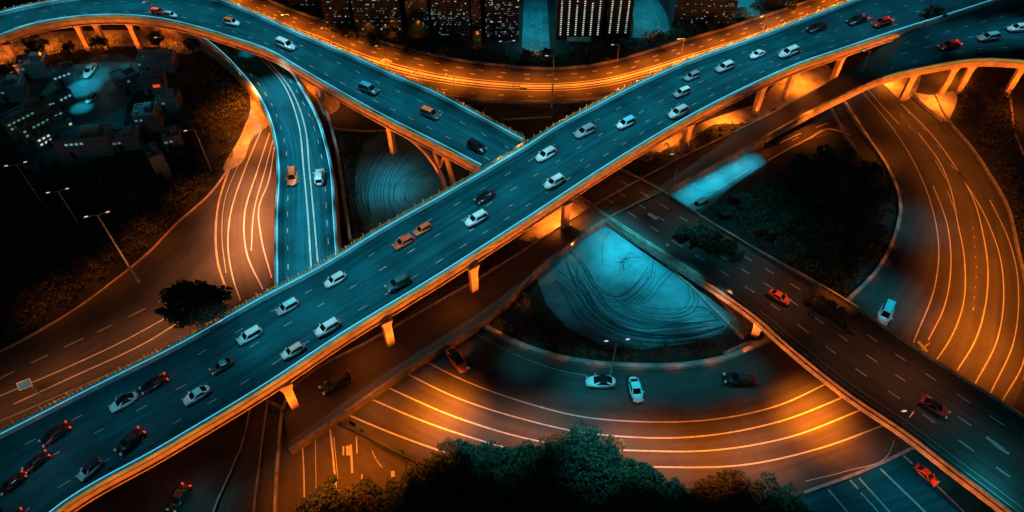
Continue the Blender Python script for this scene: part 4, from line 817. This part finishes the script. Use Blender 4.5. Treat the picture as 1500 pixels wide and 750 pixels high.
# px centre, direction towards the front, px length, deck height, kind, body colour, roof colour, label
dn = (-1, .58); du = (-1, .42); dt = (-1, .33); db = (1, .5)
G1 = 'cars on the main bridge'; G2 = 'cars on the joining bridge'; G3 = 'cars on the roads below'; G4 = 'cars on the right branch'
cars = [
 (1156, 76, du, 28, 10, 'wagon', WH, WH, 'white wagon, highest white car on the main bridge before the dark cars', G1, 0),
 (1110, 79, du, 21, 10, 'sedan', WH, WH, 'small white car just left of the highest white wagon on the main bridge', G1, 0),
 (1062, 98, du, 25, 10, 'wagon', SI, WH, 'silver car between the small white car and the grey hatchback on the main bridge', G1, 0),
 (1014, 111, du, 21, 10, 'suv', SI, SI, 'grey hatchback nearest the upper fence above two white cars', G1, 0),
 (999, 135, du, 23, 10, 'suv', SI, WH, 'silver car in the middle lane directly below the grey hatchback', G1, 0),
 (994, 164, (-1, .5), 28, 10, 'wagon', WH, WH, 'white wagon nearest the lower parapet at the upper right bend', G1, 0),
 (917, 180, (-1, .5), 26, 10, 'suv', WH, CY, 'white car with cyan roof in the middle of the main bridge', G1, 0),
 (857, 192, (-1, .5), 30, 10, 'wagon', SI, SI, 'silver grey wagon left of the white car with the cyan roof', G1, 0),
 (800, 226, dn, 30, 10, 'wagon', WH, WH, 'white wagon just below the junction of the two bridges', G1, 0),
 (812, 266, dn, 30, 10, 'wagon', WH, WH, 'white wagon near the lower parapet above the tall orange pier', G1, 0),
 (711, 288, dn, 30, 10, 'sedan', BK, BK, 'black sedan with a red glint beside the pair of white wagons', G1, 0),
 (698, 320, dn, 34, 10, 'wagon', WH, WH, 'white wagon directly below the black sedan at the centre of the main bridge', G1, 0),
 (619, 335, dn, 27, 10, 'suv', OR, OR, 'orange hatchback, upper right one of two orange cars in line', G1, 0),
 (591, 354, dn, 32, 10, 'wagon', (.85, .07, .03), (.85, .07, .03), 'red orange wagon, lower left one of two orange cars in line', G1, 0),
 (491, 409, dn, 34, 10, 'wagon', WH, WH, 'white wagon above the foreground silver sedan near the upper fence', G1, 0),
 (583, 414, dn, 38, 10, 'wagon', DT, DT, 'dark teal wagon near the lower parapet', G1, 0),
 (421, 449, dn, 36, 10, 'suv', SI, PT, 'silver car with dark windows between two white cars in the upper lane', G1, 0),
 (366, 491, dn, 40, 10, 'suv', PT, WH, 'pale teal car with white roof in the upper lane right of the tree', G1, 0),
 (480, 479, dn, 40, 10, 'wagon', WH, WH, 'white wagon in the lower lane next to the pink roofed car', G1, 0),
 (429, 513, dn, 37, 10, 'wagon', WH, PK, 'white car with pink roof near the lower parapet', G1, 0),
 (325, 535, dn, 38, 10, 'sedan', GR, (.1, .3, .36), 'dark grey sedan with teal roof in the middle lane', G1, 0),
 (288, 578, (-1, .62), 44, 10, 'sedan', WH, PT, 'white coupe with pale teal roof near the lower parapet', G1, 0),
 (225, 562, dn, 44, 10, 'sedan', BK, BK, 'black sedan with lit taillights just behind the white and teal car', G1, 1),
 (181, 588, dn, 46, 10, 'sedan', PT, BK, 'pale teal sedan with black roof just ahead of a black sedan', G1, 0),
 (190, 646, (-.8, .75), 50, 10, 'sedan', BK, BK, 'black sedan with red lights at both ends in the middle of the lower left deck', G1, 1),
 (131, 686, (-.75, .7), 44, 10, 'wagon', PT, BK, 'pale teal car with long black roof near the lower left parapet', G1, 0),
 (80, 636, (-1, .7), 50, 10, 'sedan', BK, BK, 'black sedan with glowing taillights nearest the upper parapet at lower left', G1, 1),
 (52, 676, (-1, .75), 44, 10, 'sedan', BK, BK, 'black car with bright red rear, rear one of two nose to tail', G1, 1),
 (17, 707, (-1, .75), 44, 10, 'sedan', BK, BK, 'black car cut by the left edge, front one of two nose to tail', G1, 1),
 (14, 762, (-1, .7), 46, 10, 'sedan', BK, BK, 'black car showing only its red lights at the bottom left corner', G1, 1),
 (1198, 40, dt, 28, 10, 'sedan', BK, BK, 'black car without lit lights at the upper right of the main bridge', G1, 0),
 (1256, 29, dt, 30, 10, 'sedan', BK, BK, 'black car with red rear, left one of the two red lit cars by the fork', G1, 1),
 (1292, 32, dt, 28, 10, 'sedan', RD, RD, 'red car, right one of the two red lit cars by the fork', G1, 1),
 (1391, 66, (-1, .25), 30, 10, 'sedan', RD, RD, 'dark red car on the right branch with bright red rear', G4, 1),
 (1449, 54, (-1, .15), 30, 10, 'wagon', SI, PT, 'silver white car in the middle of the right branch', G4, 0),
 (1492, 41, (-1, .1), 30, 10, 'wagon', WH, WH, 'white car cut by the right edge on the branch', G4, 0),
 (231, 16, (1, .1), 14, 10, 'suv', RD, OR, 'tiny red car at the far left of the joining bridge', G2, 1),
 (249, 21, (1, .15), 11, 10, 'suv', WH, WH, 'tiny white car right behind the tiny red one', G2, 0),
 (339, 32, (1, .25), 21, 10, 'suv', WH, OR, 'small white car with orange roof on the joining bridge', G2, 0),
 (418, 65, (1, .45), 27, 10, 'suv', WH, WH, 'white car with dark windows on the joining bridge above the double white lines', G2, 0),
 (540, 130, (1, .4), 27, 10, 'suv', DT, (.05, .3, .38), 'dark teal car in the middle of the joining bridge', G2, 0),
 (630, 166, (1, .4), 28, 10, 'suv', GR, OR, 'dark car with orange red roof on the joining bridge', G2, 0),
 (698, 214, (1, .5), 27, 10, 'suv', BK, BK, 'black car nearest the end of the joining bridge', G2, 0),
 (428, 259, (0, 1), 23, 4, 'suv', OR, OR, 'orange car on the left side of the curved cyan road', G3, 0),
 (468, 259, (0.02, -1), 23, 4, 'suv', WH, WH, 'white car on the right side of the curved cyan road', G3, 0),
 (132, 103, (-.7, 1), 24, 0.03, 'sedan', WH, SI, 'white sedan at the top of the teal lit housing yard', G3, 0),
 (134, 143, (-1, .9), 19, 0.03, 'suv', WH, WH, 'white car below the sedan in the teal lit housing yard', G3, 0),
 (669, 526, (.7, 1), 42, 0.03, 'sedan', OR, BK, 'orange car with black roof at the left end of the arc road', G3, 0),
 (880, 559, (-1, 0), 43, 0.03, 'sedan', WH, BK, 'white car with black roof facing left beside the arc road lamp', G3, 0),
 (931, 570, (.25, 1), 37, 0.03, 'sedan', (.45, .7, .72), (.45, .7, .72), 'pale cyan sedan pointing down the picture on the arc road', G3, 0),
 (1084, 555, (-1, -.05), 48, 0.03, 'sedan', BK, BK, 'black sedan alone at the right of the arc road', G3, 0),
 (1298, 458, (-.45, 1), 34, 0.03, 'suv', WH, CY, 'white car with bright cyan roof on the dark inside of the loop road', G3, 0),
 (1024, 299, (-1, .55), 24, 0.05, 'suv', SI, WH, 'white car half hidden by scrub on the short teal lit road', G3, 0),
 (1142, 434, (1, .55), 34, 5.5, 'sedan', OR, OR, 'bright orange car on the crossing bridge beside the shrubs', G3, 0),
 (1369, 596, (1, .6), 48, 5.56, 'sedan', (.25, .035, .015), BK, 'black car with orange front end on the crossing bridge', G3, 0),
 (1357, 695, (1, .9), 42, 0.02, 'sedan', (.8, .05, .02), (.8, .05, .02), 'bright red car on the lower right road', G3, 0),
 (492, 561, (-1, .55), 50, 1.2, 'wagon', BK, BK, 'long black car on the dark road beside the main bridge', G3, 0),
 (262, 729, (-.6, 1), 46, 0.0, 'sedan', BK, BK, 'black car with red rear on the dark ground below the main bridge', G3, 1),
]
for (x, y, d, ln, z, kind, bc, rc, label, grp, lit) in cars:
    dv = Vector(d).normalized()*ln/2
    a = P(x-dv.x, y-dv.y, z+.7); b = P(x+dv.x, y+dv.y, z+.7); c = P(x, y, z+.7)
    L = (b-a).length; s = min(max(L/4.75, .78), 1.3)
    o = copy_tree(CP[kind]) if kind in used else CP[kind]; used.add(kind)
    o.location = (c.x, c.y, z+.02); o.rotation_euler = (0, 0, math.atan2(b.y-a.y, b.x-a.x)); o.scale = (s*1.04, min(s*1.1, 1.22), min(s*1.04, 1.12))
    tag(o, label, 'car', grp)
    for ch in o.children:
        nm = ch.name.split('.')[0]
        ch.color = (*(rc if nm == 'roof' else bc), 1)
        if nm == 'taillight':
            ch.material_slots[0].link = 'OBJECT'; ch.material_slots[0].material = M['taillit' if lit else 'tail']
    if lit:
        q = Vector((c.x, c.y, z+1.5)) - (b-a).normalized()*L*.40 + Vector((0, 0, .5))
        l = bpy.data.lights.new('taillight_glow', 'POINT'); l.energy = 50; l.color = (1, .05, .03); l.shadow_soft_size = .15; lo = bpy.data.objects.new('taillight_glow', l); COL.objects.link(lo); lo.location = q

# ------------------------------------------------------------ city towers
WINMESH = {}
def win_mesh(m, w, h):
    k = (m, round(w, 2), round(h, 2))
    if k not in WINMESH:
        mb = MB(); mb.box((0, 0, 0), (w, .06, h)); me = bpy.data.meshes.new('window'); me.from_pydata(mb.V, [], mb.F); me.materials.append(M[m]); WINMESH[k] = me
    return WINMESH[k]
def tower(x0, x1, yb, label, style, ht=55, dep=14, seed=0, m='tower', cat='tower'):
    r = random.Random(seed); a, b = P(x0, yb), P(x1, yb); w = b.x-a.x; cx = (a.x+b.x)/2; Y = a.y
    root = empty('office_tower' if ht > 20 else 'low_building', (cx, Y, 0)); tag(root, label, cat)
    mb = MB(); mb.box((0, dep/2, ht/2), (w, dep, ht)); mb.build('wall', M[m], root, world=False)
    mb = MB(); fl = 1.05 if style != 'col' else 99
    z = 1.2
    while z < 30 and fl < 50: mb.box((0, -.06, z), (w+.1, .14, .1)); z += fl
    if fl < 50: mb.build('floor_band', M['tower2'], root, world=False)
    mb = MB(); mb.box((0, dep/2, ht+.5), (w*.5, dep*.5, 1.0)); mb.build('roof_plant', M['tower'], root, world=False)
    cells = []
    if style == 'col':
        nc = 6 if w > 9 else 3; 
        for i in range(nc):
            for j in range(17 if nc == 6 else 24): cells.append((-w/2+w*(i+.5)/nc, 1.6+j*.62, .36, .28, 'win' if r.random() > .12 else 'winc'))
        for i in range(nc+1):
            mb = MB(); mb.box((-w/2+w*i/nc, -.12, ht/2), (.28, .3, ht)); mb.build('fin', M['tower'], root, world=False)
    else:
        nx = int(w/.42); dens = {'dense': .24, 'sparse': .12, 'faint': .08}[style]
        for j in range(22):
            row = r.uniform(.25, 1.7)
            for i in range(nx):
                if r.random() < dens*row: cells.append((-w/2+w*(i+.5)/nx+r.uniform(-.06, .06), 1.6+j*.62, r.uniform(.2, .5), r.uniform(.14, .26), r.choices(['win', 'winc', 'winf'], [1, 3, 4])[0] if style != 'faint' else 'winf'))
    me = None; r.shuffle(cells); cells = cells[:100]
    for cx_, cz, ww, hh, mm in cells:
        o = bpy.data.objects.new('window', win_mesh(mm, round(ww, 1), round(hh, 1))); COL.objects.link(o); o.parent = root; o.location = (cx_, -.04 if style == 'col' else -.05, cz)
    return root, w
tower(425, 472, 14, 'dark tower with few cyan windows at the left end of the skyline', 'faint', seed=1)
tower(478, 517, 40, 'dark tower with scattered white windows behind the orange lit round bush', 'sparse', seed=2)
tower(523, 590, 50, 'wide tower with many cyan lit windows, brightest of the left towers', 'dense', seed=3)
tower(598, 630, 50, 'dark narrow tower with smooth facade lit orange at its foot', 'faint', seed=4, m='tower2')
tower(635, 690, 58, 'tower with scattered cyan windows left of the thin blue tower', 'dense', seed=5)
tower(693, 706, 66, 'thin smooth blue tower lit orange at the foot', 'faint', seed=6, m='tower2')
tower(712, 760, 60, 'tower with rows of cyan windows right of the thin blue tower', 'dense', seed=7)
t5, w5 = tower(815, 880, 58, 'tower with six bright columns of square white windows and green lit entrance', 'col', seed=8)
mb = MB(); mb.box((0, -1.4, .9), (6.5, 2.4, .25)); mb.build('entrance_canopy', M['house'], t5, world=False)
mb = MB(); mb.box((0, -.2, .4), (6, .2, .7)); mb.build('entrance', M['wing'], t5, world=False)
tower(886, 921, 55, 'tower with three bright columns of white windows beside the diagonal lit street', 'col', seed=9)
tower(984, 1072, 40, 'broad dark building with a few pale window rows', 'sparse', seed=10, ht=30)
tower(1118, 1165, 14, 'dark tower with few lights at the right end of the skyline', 'faint', seed=11)
for x0, x1, y0 in ((764, 806, 78), (926, 982, 56), (1076, 1114, 26)):
    A, B = road('city_street', [(x0, y0), (x0+2, 30), (x0+4 if x0 < 900 else x0-25, -30)], [(x1, y0-2), (x1-3, 30 if y0 > 30 else 10), (x1-6 if x0 < 900 else x1-40, -30)], M['slab'], .02, 4)
    down((x0+x1)/2, y0-16, 0, 11, 1900, TEAL2, 140); down((x0+x1)/2-4, y0-40, 0, 11, 1900, TEAL2, 140); down((x0+x1)/2, y0-62 if y0 > 70 else -15, 0, 12, 1200, TEAL2, 90)
    paint('road_markings', [(mix(A, B, .35), .15, .02, (1, 2.5)), (mix(A, B, .7), .2, .02, (.8, 1.6))])
    q = P((x0+x1)/2, y0-2, 0); spot((q.x, q.y-3, 2), (q.x, q.y+3, 0), 500, ORG, 120)
for x, y in ((612, 52), (699, 68), (540, 50), (575, 55)):
    q = P(x, y); spot((q.x, q.y-2.5, 2), (q.x, q.y+1, 1.2), 260, ORG, 110)
for sd, x, y, lb in ((81, 540, 46, 'round bush lit orange behind the highway, left one of two'), (82, 576, 54, 'round bush lit orange behind the highway, right one of two')):
    o = make_tree(sd, 1.1, 2.2, lb, 'bush', 'leaf2', 24, 40); o.location = P(x, y)

# ------------------------------------------------------------ housing at upper left
def house(x, y, w, d, h, rz, label, m='house', wins=0, wm='winf', roofm='roof', step=True, seed=0):
    q = P(x, y, h); root = empty('house', (q.x, q.y, 0), R(rz)); tag(root, label, 'house'); r = random.Random(seed)
    mb = MB(); mb.box((0, 0, h/2), (w, d, h)); mb.build('wall', M[m], root, world=False)
    mb = MB(); mb.box((0, 0, h+.05), (w-.5, d-.5, .1)); rf = mb.build('roof', M[roofm], root, world=False)
    mb = MB()
    for s in (-1, 1): mb.box((0, s*(d/2-.12), h+.25), (w+.1, .3, .5)); mb.box((s*(w/2-.12), 0, h+.249), (.3, d-.36, .5))
    mb.build('roof_parapet', M[m], root, world=False)
    if step: mb = MB(); mb.box((w*.18, d*.1, h+.7), (w*.35, d*.4, 1.3)); mb.build('stair_block', M[m], rf, world=False)
    mb = MB(); mb.tube([(-w*.3, -d*.2, h+.1), (-w*.3, -d*.2, h+.8)], [.3, .3], 10); mb.build('water_tank', M['steel'], rf, world=False)
    for i in range(wins):
        fx = (i % max(1, int(w/1.1)))*1.1-w/2+.6; fz = h-.9-1.2*(i//max(1, int(w/1.1)))
        if r.random() < .75 and fz > .4:
            o = bpy.data.objects.new('window', win_mesh(wm, .6, .5)); COL.objects.link(o); o.parent = root; o.location = (fx, -d/2-.02, fz)
    for i in range(3):
        o = bpy.data.objects.new('window', win_mesh('glassy', .7, .8) if False else win_mesh('trim', .7, .8)); COL.objects.link(o); o.parent = root; o.rotation_euler = (0, 0, R(90)); o.location = (w/2+.02, -d/3+i*d/3, h*.55)
    mb = MB(); mb.box((-w/4, -d/2-.03, 1.0), (.9, .08, 2.0)); mb.build('door', M['trim'], root, world=False)
    return root
hs = [(182, 108, 6, 5, 4.5, 40, 'grey flat roofed house right of the teal yard', 3, 'winf'), (228, 82, 9, 4.5, 4, 5, 'long low house with plain roof closest to the upper left bridge', 3, 'winf'), (222, 112, 5, 4.5, 4, 10, 'small house with a glowing red sign on its wall', 2, 'winf'),
      (212, 162, 5, 5, 5, 10, 'pale boxy house in the middle of the dark housing', 2, 'winf'), (182, 196, 6, 4, 3.5, 15, 'low house left of the tall narrow one', 2, 'winf'), (224, 222, 3, 5, 6, 35, 'tall narrow pale house at the bottom of the housing', 0, 'winf'),
      (120, 196, 12, 5, 5, 8, 'wide house with curved front just below the teal yard', 6, 'winc'), (36, 160, 11, 3, 6, 52, 'long block with green lit windows, leftmost of three in a row', 20, 'wing'), (56, 172, 10, 2.5, 5, 52, 'long block with green lit windows, middle of three in a row', 14, 'wing'),
      (74, 186, 9, 2.5, 4, 52, 'long block with white lit windows, rightmost of three in a row', 14, 'win'), (90, 102, 6, 3, 3.5, 40, 'small house at the upper left corner of the teal yard', 4, 'winc'), (45, 88, 7, 5, 4, 12, 'grey house under the trees at upper left', 3, 'winf'),
      (12, 122, 6, 5, 4, 15, 'dark house at the left edge beside the housing', 2, 'winf'), (78, 142, 8, 2.4, 3, 52, 'narrow block along the left side of the teal yard', 9, 'winc'), (250, 195, 4, 4, 3.5, 20, 'small dark house at the right edge of the housing', 2, 'winf'), (245, 140, 5, 4, 3.5, 5, 'dark house in front of the scrub right of the pale boxy house', 2, 'winf')]
for i, (x, y, w, d, h, rz, lb, wn, wm) in enumerate(hs):
    o = house(x, y, w, d, h, rz, lb, wins=wn, wm=wm, seed=i)
    if 'red sign' in lb:
        mb = MB(); mb.box((1, -d/2-.1, 2.6), (1.6, .12, .7)); mb.build('lit_sign', M['redsign'], o, world=False)
poly('yard_street', [(20, 235), (50, 150), (110, 95), (160, 78), (205, 95), (185, 160), (178, 190), (150, 225), (100, 250), (60, 255)], .055, M['slab'])
paint('road_markings', [(px([(93, 180), (112, 150), (125, 125)], .03), .15, .02, (1, 1.8)), (px([(110, 185), (125, 160), (140, 120)], .03), .12, .02, (.8, 2.2))])
for x, y, h, e in ((190, 120, 12, 420), (215, 180, 12, 420), (60, 130, 12, 350), (150, 200, 12, 260), (30, 180, 12, 220)): down(x, y, 0, h, e, TEAL2, 120)
